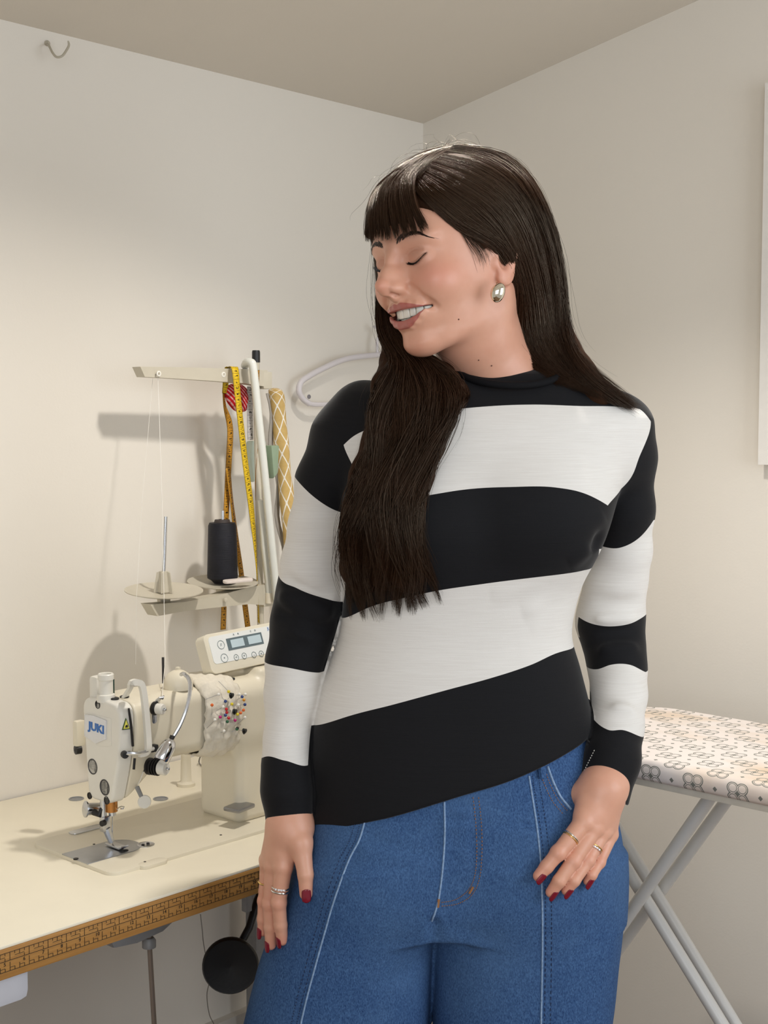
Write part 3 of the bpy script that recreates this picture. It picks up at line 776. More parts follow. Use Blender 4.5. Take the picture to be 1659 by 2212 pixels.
# ------------------------------------------------------------------ thread stand behind the machine
STANDM = plain('stand_beige', (198, 190, 172), .42, 0, .4, grain=.02)
POLE_B = -.10
pb_ = onb(566, 1345, POLE_B); pa_, _ = toab(pb_)
ts = empty('thread_stand', rab(pa_, POLE_B, TABLE_Z)); tag(ts, 'beige two-arm thread stand rising behind the sewing machine', 'thread stand')
TS = np.array(ts.location)
def tw(p): return np.asarray(p) - TS
ptop = onb(553, 768, POLE_B)
pl0 = rab(pa_, POLE_B, TABLE_Z); pl1 = np.array([*rab(*toab(ptop)[:1], POLE_B)[:2], ptop[2]])
pl1 = onb(553, 768, POLE_B)
MB().tube([tw(pl0), tw(pl1)], .0060, 14).build('pole', STANDM, ts)
MB().lathe([(.0072, -.012), (.0072, .006), (.0064, .009), (0, .009)], tw(pl1), (0, 0, 1), 16).build('pole_cap', BLACKP, ts)
def plate_arm(name, pts_top, pts_bot, b0, b1, th, m):
    """a folded sheet-metal arm: front outline in pixels, b runs linearly from the pole end to the free end"""
    n = len(pts_top); T = [onb(x, y, b0 + (b1 - b0) * i / (n - 1)) for i, (x, y) in enumerate(pts_top)]; B = [onb(x, y, b0 + (b1 - b0) * i / (n - 1)) for i, (x, y) in enumerate(pts_bot)]
    vs, fs = [], []
    for t, b in zip(T, B): vs += [tw(t), tw(b), tw(b + RV * th), tw(t + RV * th)]
    for i in range(n - 1):
        k = i * 4
        for j in range(4): fs.append((k + j, k + (j + 1) % 4, k + 4 + (j + 1) % 4, k + 4 + j))
    fs += [(3, 2, 1, 0), tuple(len(vs) - 4 + j for j in range(4))]
    return link_mesh(name, vs, fs, m, ts, False)
ua = plate_arm('upper_arm', [(578, 800), (530, 797), (450, 795), (370, 793), (303, 792)], [(578, 836), (530, 828), (450, 822), (370, 817), (313, 814)], -.112, -.104, .022, STANDM)
for px, py in ((341, 807), (481, 809)):
    MB().lathe([(.0022, .0015), (.0046, .0018), (.0046, .003), (.0022, .0034)], tw(onb(px, py, -.1065)), -RV, 14, closed=True).build('eyelet', plain('eyelet_white', (236, 232, 222), .4), ua)
MB().box(tw(onb(571, 822, -.102)), (.020, .020, .030), (0, 0, RZ), .002).build('clamp', STANDM, ts)
la = plate_arm('lower_arm', [(577, 1262), (540, 1268), (470, 1287), (400, 1300), (325, 1306)], [(577, 1308), (540, 1305), (470, 1312), (400, 1320), (340, 1331)], -.112, -.165, .026, STANDM)
MB().box(tw(onb(571, 1285, -.104)), (.022, .022, .040), (0, 0, RZ), .002).build('clamp', STANDM, ts)
for px, py in ((362, 1319), (487, 1296)): MB().lathe([(0, 0), (.0040, 0), (.0040, .002), (0, .0024)], tw(onb(px, py, -.158 if px < 400 else -.140)), -RV, 12).build('rivet', STANDM, la)
TILT = np.array([0, 0, 1.0]) - RV * .085 - RU * .03
def tray(px, py, b, R):
    c = onb(px, py, b)
    t = MB().lathe([(.010, -.016), (.012, -.006), (.030, -.003), (R * .8, .0005), (R, .0040), (R * 1.0, .0054), (R * .97, .0050), (R * .78, .0020), (.016, .0006), (0, .0006)], tw(c), TILT, 48).build('spool_tray', STANDM, ts)
    return c, t
c1, t1 = tray(354, 1281, -.128, .0640); c2, t2_ = tray(481, 1262, -.085, .0620)
# ribbed spool holder and spindle on the front tray
h = MB().lathe([(.0085, 0), (.0105, .002), (.0075, .030), (.0070, .036), (0, .036)], tw(c1), (0, 0, 1), 18)
for k in range(5):
    a = k * 2 * math.pi / 5 + .9; d = np.array([math.cos(a), math.sin(a), 0])
    h.add([tw(c1) + d * r + np.array([0, 0, z]) + np.cross(d, [0, 0, 1]) * w for w in (-.0014, .0014) for r, z in ((.006, .001), (.0165, .001), (.0115, .034), (.006, .036))],
          [(0, 1, 2, 3), (7, 6, 5, 4), (0, 4, 5, 1), (1, 5, 6, 2), (2, 6, 7, 3), (3, 7, 4, 0)])
h.build('spool_holder', STANDM, t1)
sp = onb(358, 1116, -.128)
MB().tube([tw(c1) + np.array([0, 0, .03]), tw(sp)], .0028, 10).build('spindle', STEEL, t1)
sp2 = onb(481, 1103, -.085)
MB().tube([tw(c2), tw(sp2)], .0030, 10).build('spindle', STEEL, t2_)
# black cone of thread on the back tray
def cone_mat():
    m = MT('black_thread', (20, 20, 26), .55, 0, .3); co = m.coord(); w = m.noise(m.mapping(co, (8, 8, 900)), 2, 2); n = m.noise(co, 40, 2)
    m.color(m.mix(n, (12, 12, 16), (30, 30, 40))); m.bump(w, .5, .001); return m.m
cz = c2[2] + .0012; ctop = onb(479, 1128, -.085)[2] - cz; 
co_ = empty('thread_cone', (c2[0], c2[1], cz)); tag(co_, 'black cone of sewing thread on the back tray of the thread stand', 'thread cone')
H = ctop; R0 = .0265; R1 = .0235
MB().lathe([(.014, 0), (.020, .006), (R0, .010), (R0 + .0004, .014), (R1 + .001, H - .006), (R1 - .001, H - .001), (.010, H), (.006, H), (.006, .004)], (0, 0, 0), (0, 0, 1), 36, closed=True).build('thread_winding', cone_mat(), co_)
MB().lathe([(.0055, 0), (.0148, .0), (.0150, H - .002), (.0130, H + .0045), (.0062, H + .0045), (.0055, 0)], (0, 0, 0), (0, 0, 1), 24, closed=True).build('cone_core', plain('cone_core', (58, 48, 44), .6), co_)
o = MB().prism(rrect(-.026, .026, -.009, .009, .007), 0, .005, None, .002).build('tailor_chalk', plain('chalk_pale', (226, 214, 206), .7), None)
o.location = c2 + np.array([.030, -.030, .0075]); o.rotation_euler = (.10, -.05, .35); tag(o, 'pale pink oblong of tailor chalk beside the black thread cone', 'chalk')
# threads running down to the machine
THR = plain('white_thread', (236, 232, 224), .6, grain=.0)
def thread(name, lab, pts, r=.00045, m=THR):
    o = MB().tube(pts, r, 5).build(name, m, None); tag(o, lab, 'thread'); return o
thread('sewing_thread', 'thin white thread falling from the upper arm of the stand to the machine', [onb(341, 812, -.098), onb(350, 1080, -.15), onb(356, 1380, -.24), onb(357, 1425, -.28), onb(350, 1508, -.395)])
thread('sewing_thread', 'faint white thread hanging left of the spool tray down the wall', [onb(330, 817, -.085), onb(306, 1100, -.10), onb(295, 1290, -.19), onb(293, 1435, -.19)], .0003)
thread('thread_guide_rod', 'thin dark guide rod standing behind the sewing machine arm', [onb(352, 1420, -.30), onb(353, 1478, -.30)], .0020, DARKST)
# ------------------------------------------------------------------ things hanging on the stand
def tape_mat(name, c0, ink, major):
    m = MT(name, c0, .5, 0, .35); s = m.attr('along'); t = m.attr('across')
    def frac(k): return m.math('FRACT', m.math('MULTIPLY', s, k))
    tick = m.math('MULTIPLY', m.math('LESS_THAN', frac(500.0), .16), m.math('LESS_THAN', t, .24))
    tick = m.math('MAXIMUM', tick, m.math('MULTIPLY', m.math('LESS_THAN', frac(100.0), .06), m.math('LESS_THAN', t, .95)))
    n = m.noise(m.mapping(m.coord(), (1, 1, 1)), 420, 2)
    num = m.math('MULTIPLY', m.math('GREATER_THAN', frac(100.0), .30), m.math('LESS_THAN', frac(100.0), .74))
    num = m.math('MULTIPLY', num, m.math('MULTIPLY', m.math('GREATER_THAN', t, .34), m.math('LESS_THAN', t, .80)))
    num = m.math('MULTIPLY', num, m.math('GREATER_THAN', n, .50))
    edge = m.math('GREATER_THAN', m.math('ABSOLUTE', m.math('SUBTRACT', t, .5)), .47)
    m.color(m.mix(m.math('MAXIMUM', m.math('MAXIMUM', tick, num), m.math('MULTIPLY', edge, .5)), c0, ink)); return m.m
YEL = tape_mat('tape_yellow', (224, 186, 28), (40, 32, 14), 1); ORA = tape_mat('tape_orange', (198, 142, 40), (40, 28, 14), 1); GRYT = tape_mat('tape_grey', (206, 202, 200), (50, 46, 46), 1)
def tape(name, lab, path, w, m, twist=None, cat='tape measure', parent=None):
    """path: (x, y, b, turn) in the photo; a flat band, its face turned by 'turn' degrees from facing the room"""
    P = spline([(*onb(x, y, b), t) for x, y, b, t in path], 60); C3 = P[:, :3]; tr = np.radians(P[:, 3])
    T = np.gradient(C3, axis=0); T /= np.linalg.norm(T, axis=1)[:, None]
    s = np.concatenate([[0], np.cumsum(np.linalg.norm(np.diff(C3, axis=0), axis=1))])
    vs, al, ac = [], [], []
    for i in range(60):
        side = RU * math.cos(tr[i]) + RV * math.sin(tr[i]); side = side - T[i] * (side @ T[i]); side /= np.linalg.norm(side)
        for k in range(3): vs.append(C3[i] + side * w * (k / 2 - .5)); al.append(s[i]); ac.append(k / 2)
    fs = [(i * 3 + k, i * 3 + k + 1, i * 3 + 4 + k, i * 3 + 3 + k) for i in range(59) for k in range(2)]
    o = link_mesh(name, vs, fs, m, parent, True, {'along': al, 'across': ac})
    md = o.modifiers.new('t', 'SOLIDIFY'); md.thickness = .0007; md.offset = 0
    if lab: tag(o, lab, cat)
    return o
t_ = tape('tape_measure', 'bright yellow tape measure looped over the upper arm of the thread stand', [(486, 850, -.082, 10), (490, 800, -.085, 10), (500, 793, -.100, 5), (508, 800, -.122, 0), (514, 860, -.122, 8), (528, 985, -.118, 10), (543, 1100, -.116, 12), (554, 1220, -.114, 40), (559, 1345, -.112, 60)], .0150, YEL)
tape('tape_measure', 'orange tape measure hanging down behind the black thread cone', [(482, 838, -.080, 40), (486, 880, -.080, 30), (497, 925, -.072, 5), (494, 1000, -.070, 5), (489, 1100, -.070, 8), (486, 1200, -.070, 10), (484, 1300, -.068, 10), (482, 1360, -.068, 10)], .0140, ORA)
tape('tape_measure', 'amber tape measure strip slanting from the thread cone down to the control panel', [(492, 1010, -.078, 10), (500, 1080, -.075, 25), (510, 1160, -.070, 15), (520, 1230, -.068, 10), (527, 1290, -.066, 5), (536, 1360, -.066, 5)], .0130, ORA)
tape('tape_measure', 'dark yellow tape measure hanging close behind the white rail', [(556, 800, -.118, 20), (559, 850, -.116, 50), (556, 950, -.100, 60), (556, 1040, -.098, 20), (560, 1120, -.098, 15), (561, 1200, -.098, 40), (560, 1270, -.098, 60)], .0150, ORA)
tape('tape_measure', 'pale grey tape measure hanging behind the white rail', [(540, 835, -.085, 5), (540, 900, -.085, 5), (541, 950, -.085, 5)], .0140, GRYT)
# red gingham cloth bag behind the tapes
def gingham():
    m = MT('gingham_red', (196, 24, 34), .8, 0, .2); co = m.mapping(m.coord(), (1, 1, 1), (0, 0, -RZ)); sx = m.node('ShaderNodeSeparateXYZ'); m.link(co, sx.inputs[0])
    a = m.math('LESS_THAN', m.math('FRACT', m.math('MULTIPLY', m.math('ADD', sx.outputs[0], sx.outputs[2]), 130)), .38); b = m.math('LESS_THAN', m.math('FRACT', m.math('MULTIPLY', m.math('SUBTRACT', sx.outputs[0], sx.outputs[2]), 70)), .30)
    c = m.mix(m.math('MULTIPLY', a, .75), (186, 22, 32), (232, 190, 188)); m.color(m.mix(m.math('MULTIPLY', b, .5), c, (150, 14, 24))); return m.m
gb = [onb(x, y, -.078) for x, y in ((476, 815), (548, 815), (552, 890), (520, 908), (492, 886), (474, 850))]
cen = sum(gb) / 6
vs = [p - RV * 0 for p in gb] + [cen - RV * .020] + [cen + RV * .02]
fs = [(i, (i + 1) % 6, 6) for i in range(6)] + [((i + 1) % 6, i, 7) for i in range(6)]
o = link_mesh('cloth_pouch', vs, fs, gingham(), None); md = o.modifiers.new('s', 'SUBSURF'); md.levels = 3; md.render_levels = 3
tag(o, 'small red gingham cloth pouch hanging under the upper arm of the stand', 'pouch')
# white bent plastic rail leaning on the stand
RAILM = plain('rail_white', (222, 222, 214), .25, 0, .5, grain=.01)
o = MB().tube(spline([onb(529, 790, -.10), onb(533, 783, -.115), onb(541, 783, -.13), onb(547, 795, -.135), onb(556, 880, -.135), onb(570, 1010, -.135), onb(583, 1140, -.135), onb(597, 1280, -.135), onb(600, 1300, -.135)], 50), .0072, 12).build('bent_rail', RAILM, None)
tag(o, 'white bent tube hooked over the thread stand in front of the tapes', 'tube')
o = MB().tube([onb(563, 1080, -.118), onb(570, 1180, -.118), onb(582, 1285, -.118)], .0060, 10).build('straight_rail', RAILM, None); tag(o, 'short white tube standing behind the bent tube', 'tube')
MB().lathe([(.0078, -.012), (.0078, .006), (0, .006)], onb(582, 1288, -.118) , (0, 0, 1), 12).build('end_cap', plain('endcap_cream', (226, 216, 196), .4), o, origin=None)
# pale green case behind
o = MB().prism([(0, 0), (.034, 0), (.030, -.055), (.004, -.075), (-.004, -.03)], 0, .018, frame_m(onb(531, 952, -.060), RU, (0, 0, 1)), .004).build('green_case', plain('sage_green', (194, 206, 190), .5), None); tag(o, 'pale sage green case hanging behind the white tube', 'case')
o2 = MB().prism([(0, 0), (.020, 0), (.016, -.05), (.006, -.06)], 0, .02, frame_m(onb(570, 962, -.075), RU, (0, 0, 1)), .003).build('green_clip', plain('dark_sage', (142, 160, 134), .5), None); tag(o2, 'darker green clip between the white tube and the fabric roll', 'clip')
# roll of mustard fabric with a white lattice
def lattice():
    m = MT('lattice_fabric', (190, 156, 92), .8, 0, .25); s = m.attr('along'); t = m.attr('around')
    def line(a):
        f_ = m.math('ABSOLUTE', m.math('SUBTRACT', m.math('FRACT', a), .5)); return m.math('LESS_THAN', f_, .055)
    p = m.math('ADD', m.math('MULTIPLY', s, 25), m.math('MULTIPLY', t, 4)); q_ = m.math('SUBTRACT', m.math('MULTIPLY', s, 25), m.math('MULTIPLY', t, 4))
    l1, l2 = line(p), line(q_)
    d1 = m.math('ABSOLUTE', m.math('SUBTRACT', m.math('FRACT', p), .5)); d2 = m.math('ABSOLUTE', m.math('SUBTRACT', m.math('FRACT', q_), .5))
    dot = m.math('LESS_THAN', m.math('ADD', m.math('MULTIPLY', d1, d1), m.math('MULTIPLY', d2, d2)), .014)
    n = m.noise(m.coord(), 120, 3)
    m.color(m.mix(m.math('MAXIMUM', m.math('MAXIMUM', l1, l2), dot), m.mix(n, (186, 154, 92), (212, 180, 118)), (236, 230, 218))); m.bump(m.noise(m.coord(), 60, 2), .3, .002)
    return m.m
path = spline([onb(594, 838, -.06), onb(598, 860, -.06), onb(606, 940, -.06), (onb(614, 1020, -.065)), onb(622, 1110, -.07), onb(634, 1250, -.08), onb(645, 1400, -.09)], 40)
rad = [.003, .0095, .0122, .0128] + [.0135 + .0009 * math.sin(i * .7) for i in range(36)]
vs, fs, al, ar = [], [], [], []; n = 24
for i, p in enumerate(path):
    for k in range(n + 1):
        a = 2 * math.pi * k / n; rr = rad[i] * (1 + .05 * math.sin(3 * a + i * .4)); vs.append(p + RU * rr * math.cos(a) + RV * rr * math.sin(a)); al.append(i * .0098); ar.append(k / n)
for i in range(39):
    for k in range(n): j = i * (n + 1) + k; fs.append((j, j + 1, j + n + 2, j + n + 1))
fs.append(tuple(range(n))[::-1])
o = link_mesh('fabric_roll', vs, fs, lattice(), None, True, {'along': al, 'around': ar}); tag(o, 'roll of mustard fabric with a white lattice print leaning by the wall', 'fabric roll')
o = link_mesh('linen_strip', *(lambda P: ([p + RU * d for p in P for d in (-.005, .005)], [(2 * i, 2 * i + 1, 2 * i + 3, 2 * i + 2) for i in range(len(P) - 1)]))([onb(578 + 5 * math.sin(i * .9) + i * 2.0, 850 + i * 22, -.05 - .003 * math.sin(i)) for i in range(20)]), plain('linen_grey', (170, 164, 156), .9, bump=.4, scale=200), None)
md = o.modifiers.new('t', 'SOLIDIFY'); md.thickness = .003; tag(o, 'crumpled grey linen strip hanging left of the fabric roll', 'fabric strip')
# ------------------------------------------------------------------ white clothes hanger on the wall
HNG = plain('hanger_white', (214, 208, 210), .35, 0, .45, grain=.01)
hg = empty('clothes_hanger', onb(760, 800, -.03)); tag(hg, 'white plastic clothes hanger on the wall behind the shoulder', 'hanger'); HG = np.array(hg.location)
HP = spline([onb(668, 872, -.030), onb(655, 862, -.030), onb(646, 846, -.030), onb(650, 826, -.030), onb(668, 812, -.030), onb(700, 795, -.030), onb(745, 776, -.030), onb(800, 768, -.030), onb(850, 766, -.030), onb(900, 780, -.030), onb(960, 800, -.030)], 60)
MB().tube([p - HG for p in HP], .0058, 10).build('hanger_shoulder', HNG, hg)
MB().tube([p - HG for p in spline([onb(668, 872, -.030), onb(690, 874, -.030), onb(760, 872, -.030), onb(900, 872, -.030), onb(980, 872, -.030)], 20)], .0045, 8).build('hanger_bar', HNG, hg)
MB().lathe([(0, 0), (.0042, 0), (.0042, .0015), (.0026, .0020), (0, .0016)], onb(667, 857, -.036) - HG, -RV, 14).build('rivet', plain('rivet_grey', (120, 116, 120), .4), hg)
MB().tube([p - HG for p in spline([onb(815, 768, -.03), onb(815, 735, -.03), onb(822, 715, -.03), onb(808, 705, -.03)], 20)], .0030, 8).build('hanger_hook', HNG, hg)
# ------------------------------------------------------------------ ironing board
BZ = .90
ib = empty('ironing_board', rab(-.40, -.95, 0), RZ); tag(ib, 'ironing board with a patterned white cover standing against the wall', 'ironing board')
def il(p): d = np.asarray(p) - np.array(ib.location); return np.array([d @ RU, d @ RV, d[2]])
def cover_mat():
    m = MT('quatrefoil_cover', (232, 222, 214), .85, 0, .2); co = m.coord(); sx = m.node('ShaderNodeSeparateXYZ'); m.link(co, sx.inputs[0])
    S = 1 / .046; X_ = m.math('ADD', sx.outputs[0], sx.outputs[2])
    u = m.math('MULTIPLY', m.math('ADD', X_, sx.outputs[1]), S * .7071); v = m.math('MULTIPLY', m.math('SUBTRACT', X_, sx.outputs[1]), S * .7071)
    fu = m.math('SUBTRACT', m.math('FRACT', u), .5); fv = m.math('SUBTRACT', m.math('FRACT', v), .5)
    au, av = m.math('ABSOLUTE', fu), m.math('ABSOLUTE', fv)
    def dist(cx, cy):
        a = m.math('SUBTRACT', au, cx); b = m.math('SUBTRACT', av, cy); return m.math('SQRT', m.math('ADD', m.math('MULTIPLY', a, a), m.math('MULTIPLY', b, b)))
    d = m.math('MINIMUM', m.math('SUBTRACT', dist(.21, 0), .17), m.math('SUBTRACT', dist(0, .21), .17))       # quatrefoil
    ring = m.math('LESS_THAN', m.math('ABSOLUTE', d), .016)
    ring2 = m.math('LESS_THAN', m.math('ABSOLUTE', m.math('ADD', d, .045)), .010)
    dia = m.math('LESS_THAN', m.math('MAXIMUM', au, av), .055); dia2 = m.math('LESS_THAN', m.math('MAXIMUM', m.math('SUBTRACT', .5, au), m.math('SUBTRACT', .5, av)), .05)
    ink = m.math('MAXIMUM', m.math('MAXIMUM', ring, ring2), m.math('MAXIMUM', dia, dia2))
    st = m.noise(m.mapping(co, (3, 1.2, 1)), 3.2, 3); mr = m.node('ShaderNodeMapRange'); mr.inputs[1].default_value = .50; mr.inputs[2].default_value = .70; m.link(st, mr.inputs[0])
    base = m.mix(m.math('MULTIPLY', mr.outputs[0], .65), (236, 226, 220), (216, 184, 142))
    m.color(m.mix(ink, base, (128, 128, 120))); m.bump(m.noise(co, 26, 3), .4, .004)
    return m.m
# outline: tapered nose towards the wall, square end out of the picture
w0 = .165
out = []
for t in np.linspace(-1, 1, 25):
    out.append((w0 * math.sin(t * math.pi / 2) * (1 - .0), .18 + .11 * math.cos(t * math.pi / 2)))
outl = [(-w0, -.55)] + [(x, y) for x, y in out] + [(w0, -.55)]
outl = outl[::-1]
cvr = MB().prism(outl, BZ - .030, BZ, None, .012, 3).build('board_cover', cover_mat(), ib)
MB().prism([(x * .94, y * .96) for x, y in outl], BZ - .040, BZ - .028, None, .004).build('board_frame', plain('board_frame', (214, 206, 190), .5), ib)
LEGM = plain('leg_light_grey', (218, 216, 212), .28, 0, .5, grain=.02)
def leg(px0, py0, px1, py1, a, name, z_end, up):
    p, q = il(ona(px0, py0, a)), il(ona(px1, py1, a)); d = (q - p) / (q - p)[2]
    top = p + d * (BZ - .04 - p[2]) if up else p; bot = p + d * (z_end - p[2])
    return MB().tube([top, bot],   .0094, 14).build(name, LEGM, ib), top, bot
g = []
for (x0, y0, x1, y1, a) in ((1556, 1690, 1352, 1985, -.46), (1598, 1690, 1398, 1965, -.33)): g.append(leg(x0, y0, x1, y1, a, 'leg', .02, True))
for (x0, y0, x1, y1, a) in ((1345, 1862, 1560, 2212, -.435), (1352, 1822, 1588, 2212, -.355)): g.append(leg(x0, y0, x1, y1, a, 'leg', .02, True))
for px, py, a in ((1350, 1960, -.475), (1393, 1936, -.45)): MB().lathe([(0, 0), (.006, 0), (.006, .005), (0, .006)], il(ona(px, py, a)), (-1, 0, 0), 12).build('pivot_bolt', DARKST, ib)
for i, j in ((0, 1), (2, 3)): MB().tube([g[i][2], g[j][2]], .0094, 10).build('foot_bar', LEGM, ib)
# ------------------------------------------------------------------ clothing: implicit shapes in room space
YT = 1.168
def zrow(y, Y=YT): return aty(IW / 2, y, Y)[2]
def xcol(x, y, Y=YT): return aty(x, y, Y)[0]
class Slices:
    """horizontal slices: rows of (photo y, left x, right x, depth in front, depth behind)"""
    def __init__(s, rows, Y=YT, n=2.3):
        rows = sorted(rows, key=lambda r: -r[0])
        z = [zrow(r[0], Y) for r in rows]
        L = [xcol(r[1], r[0], Y) for r in rows]; R = [xcol(r[2], r[0], Y) for r in rows]
        s.c = hermite(z, [(a + b) / 2 for a, b in zip(L, R)]); s.w = hermite(z, [(b - a) / 2 for a, b in zip(L, R)])
        s.f = hermite(z, [r[3] for r in rows]); s.b = hermite(z, [r[4] for r in rows])
        s.z0, s.z1, s.Y, s.n = z[0], z[-1], Y, n
    def __call__(s, P):
        z = P[..., 2]; w = np.maximum(s.w(z), .01)
        dx = np.abs(P[..., 0] - s.c(z)) / w; dy = P[..., 1] - s.Y
        d = np.where(dy < 0, -dy / s.f(z), dy / s.b(z))
        rho = (dx ** s.n + np.abs(d) ** s.n) ** (1 / s.n)
        f = (rho - 1) * np.minimum(w, s.f(z)) * .9
        return np.maximum(np.maximum(f, z - s.z1), s.z0 - z)
def arm(rows):
    """rows of (centre x, y, radius px, depth)"""
    return [aty(x, y, Y) for x, y, r, Y in rows], [r * (Y - CAM_Y) / FPX for x, y, r, Y in rows]
def folds(P, f, items):
    """soft ridges (+) and creases (-): (x0, y0, x1, y1, depth, width, amount)"""
    near = np.flatnonzero(np.abs(f) < .025)
    if not len(near): return f
    Q = P[near]; g = f[near]
    for x0, y0, x1, y1, Y, w, a in items:
        A, B = aty(x0, y0, Y), aty(x1, y1, Y); d = B - A
        q = Q - A; t = np.clip((q @ d) / (d @ d), 0, 1)
        r = q - t[..., None] * d; taper = 1 - np.abs(2 * t - 1) ** 3
        g = g - a * taper * np.exp(-(r * r).sum(-1) / (w * w))
    f = f.copy(); f[near] = g
    return f
TORSO = Slices([(780, 985, 1190, .045, .06), (815, 900, 1262, .058, .075), (850, 795, 1325, .072, .088), (895, 742, 1375, .086, .095), (960, 735, 1372, .098, .098),
                (1060, 738, 1335, .108, .095), (1140, 742, 1288, .110, .088), (1220, 742, 1270, .102, .082), (1300, 741, 1244, .094, .078),
                (1370, 732, 1234, .092, .078), (1440, 708, 1252, .097, .085), (1540, 676, 1276, .103, .095), (1650, 666, 1286, .108, .102),
                (1760, 667, 1300, .110, .106), (1850, 676, 1312, .110, .108)])
LARM = arm([(784, 884, 62, 1.175), (744, 950, 66, 1.175), (704, 1040, 63, 1.175), (684, 1140, 59, 1.178), (674, 1220, 65, 1.182), (668, 1285, 69, 1.185),
            (658, 1345, 71, 1.182), (639, 1430, 63, 1.172), (631, 1500, 58, 1.160), (620, 1600, 48.5, 1.143), (618, 1655, 50, 1.135), (620, 1705, 54, 1.128), (627, 1790, 52, 1.12)])
RARM = arm([(1335, 925, 62, 1.170), (1348, 1000, 64, 1.178), (1347, 1100, 64, 1.195), (1344, 1190, 61, 1.212), (1331, 1250, 65, 1.225), (1322, 1310, 67, 1.235),
            (1318, 1345, 71, 1.238), (1328, 1400, 63, 1.222), (1334, 1445, 60, 1.205), (1337, 1500, 58, 1.180), (1333, 1570, 55, 1.150), (1322, 1640, 59, 1.125), (1300, 1720, 60, 1.105)])
HEM = hermite(*zip(*[(aty(x, y, Y)[0], aty(x, y, Y)[2]) for x, y, Y in [(600, 1822, 1.175), (672, 1811, 1.165), (700, 1806, 1.11), (760, 1788, 1.082), (850, 1767, 1.065), (1000, 1722, 1.058), (1100, 1694, 1.058), (1170, 1666, 1.065), (1230, 1630, 1.09), (1270, 1600, 1.12), (1330, 1550, 1.168)]]))
CUFF_L = (aty(627, 1771, 1.12), np.array([.27, .0, -1.0]) / 1.036)
CUFF_R = (aty(1298, 1702, 1.11), np.array([-.56, -.15, -.82]) / 1.004)
NECK_P, NECK_N = aty(1098, 826, 1.085), np.array([.02, -.42, 1.0]) / 1.085
SW_FOLDS = [(1130, 1330, 1245, 1290, 1.075, .012, .004), (1150, 1372, 1250, 1330, 1.075, .012, .004), (1120, 1400, 1230, 1395, 1.07, .012, .003), (1060, 1290, 1190, 1275, 1.065, .012, .0025),
            (1128, 1495, 1160, 1565, 1.062, .0045, -.0060), (1120, 1500, 1150, 1568, 1.062, .0060, .0030), (705, 1400, 680, 1540, 1.10, .009, .005), (730, 1390, 702, 1560, 1.085, .010, -.004), (760, 1380, 745, 1520, 1.075, .010, .003),
            (590, 1282, 725, 1330, 1.150, .011, .009), (588, 1318, 730, 1366, 1.150, .010, -.006), (600, 1246, 720, 1296, 1.150, .009, -.006), (585, 1350, 720, 1400, 1.13, .010, .004),
            (1245, 1340, 1390, 1335, 1.19, .009, .006), (1250, 1372, 1395, 1365, 1.185, .009, -.005), (1258, 1400, 1395, 1395, 1.18, .009, .005), (1250, 1312, 1392, 1300, 1.19, .010, -.004),
            (1280, 1470, 1390, 1490, 1.14, .009, -.004), (1290, 1510, 1392, 1535, 1.125, .009, .005), (1285, 1545, 1385, 1560, 1.11, .008, -.004),
            (1270, 1120, 1290, 1190, 1.09, .012, -.006), (1240, 1145, 1300, 1105, 1.09, .012, .006), (1225, 1215, 1275, 1180, 1.08, .012, .004),
            (575, 1560, 660, 1590, 1.10, .010, .0025), (573, 1690, 672, 1720, 1.085, .009, -.003), (576, 1730, 676, 1700, 1.085, .009, .003)]
def sweater_sdf(P, hem=True):
    f = TORSO(P)
    mid = (P[..., 2] > zrow(1360)) & (P[..., 2] < zrow(920))
    f = smin(f, masked(P, mid, lambda Q: smin(sd_ell(Q, aty(1165, 1118, 1.115), (.074, .058, .060)), sd_ell(Q, aty(915, 1135, 1.115), (.074, .058, .060)), .02)), .05)
    if hem: f = smax(f, (HEM(P[..., 0]) - P[..., 2]) * .95, .005)
    k = .004 + .030 * sstep(zrow(1120), zrow(960), P[..., 2])
    a = masked(P, P[..., 0] < .03, lambda Q: sd_chain(Q, *LARM, .012)); a = smax(a, (P - CUFF_L[0]) @ CUFF_L[1], .003)
    b = masked(P, P[..., 0] > .17, lambda Q: sd_chain(Q, *RARM, .012)); b = smax(b, (P - CUFF_R[0]) @ CUFF_R[1], .003)
    f = smin(smin(f, a, k), b, k)
    f = folds(P, f, SW_FOLDS)
    f = smax(f, (P - NECK_P) @ NECK_N, .004)
    return f
# jeans
HIPS = Slices([(1560, 715, 1262, .088, .09), (1620, 700, 1278, .094, .098), (1700, 690, 1308, .101, .108), (1780, 678, 1336, .105, .115), (1850, 655, 1346, .106, .118),
               (1930, 618, 1346, .104, .118), (1975, 600, 1342, .096, .112)], n=2.35)
LLEG = Slices([(1840, 652, 960, .104, .11), (1920, 620, 950, .104, .112), (2000, 590, 940, .103, .112), (2080, 560, 934, .101, .11), (2150, 541, 930, .100, .108), (2212, 526, 926, .099, .106),
               (2400, 505, 930, .098, .10), (2700, 488, 930, .10, .10), (3000, 478, 930, .105, .105), (3195, 470, 935, .11, .11)], n=2.3)
RLEG = Slices([(1840, 930, 1346, .104, .11), (1920, 932, 1346, .104, .112), (2000, 932, 1342, .103, .112), (2080, 933, 1333, .101, .11), (2150, 934, 1326, .100, .108), (2212, 935, 1318, .099, .106),
               (2400, 938, 1305, .098, .10), (2700, 940, 1310, .10, .10), (3000, 940, 1320, .105, .105), (3195, 938, 1330, .11, .11)], n=2.3)
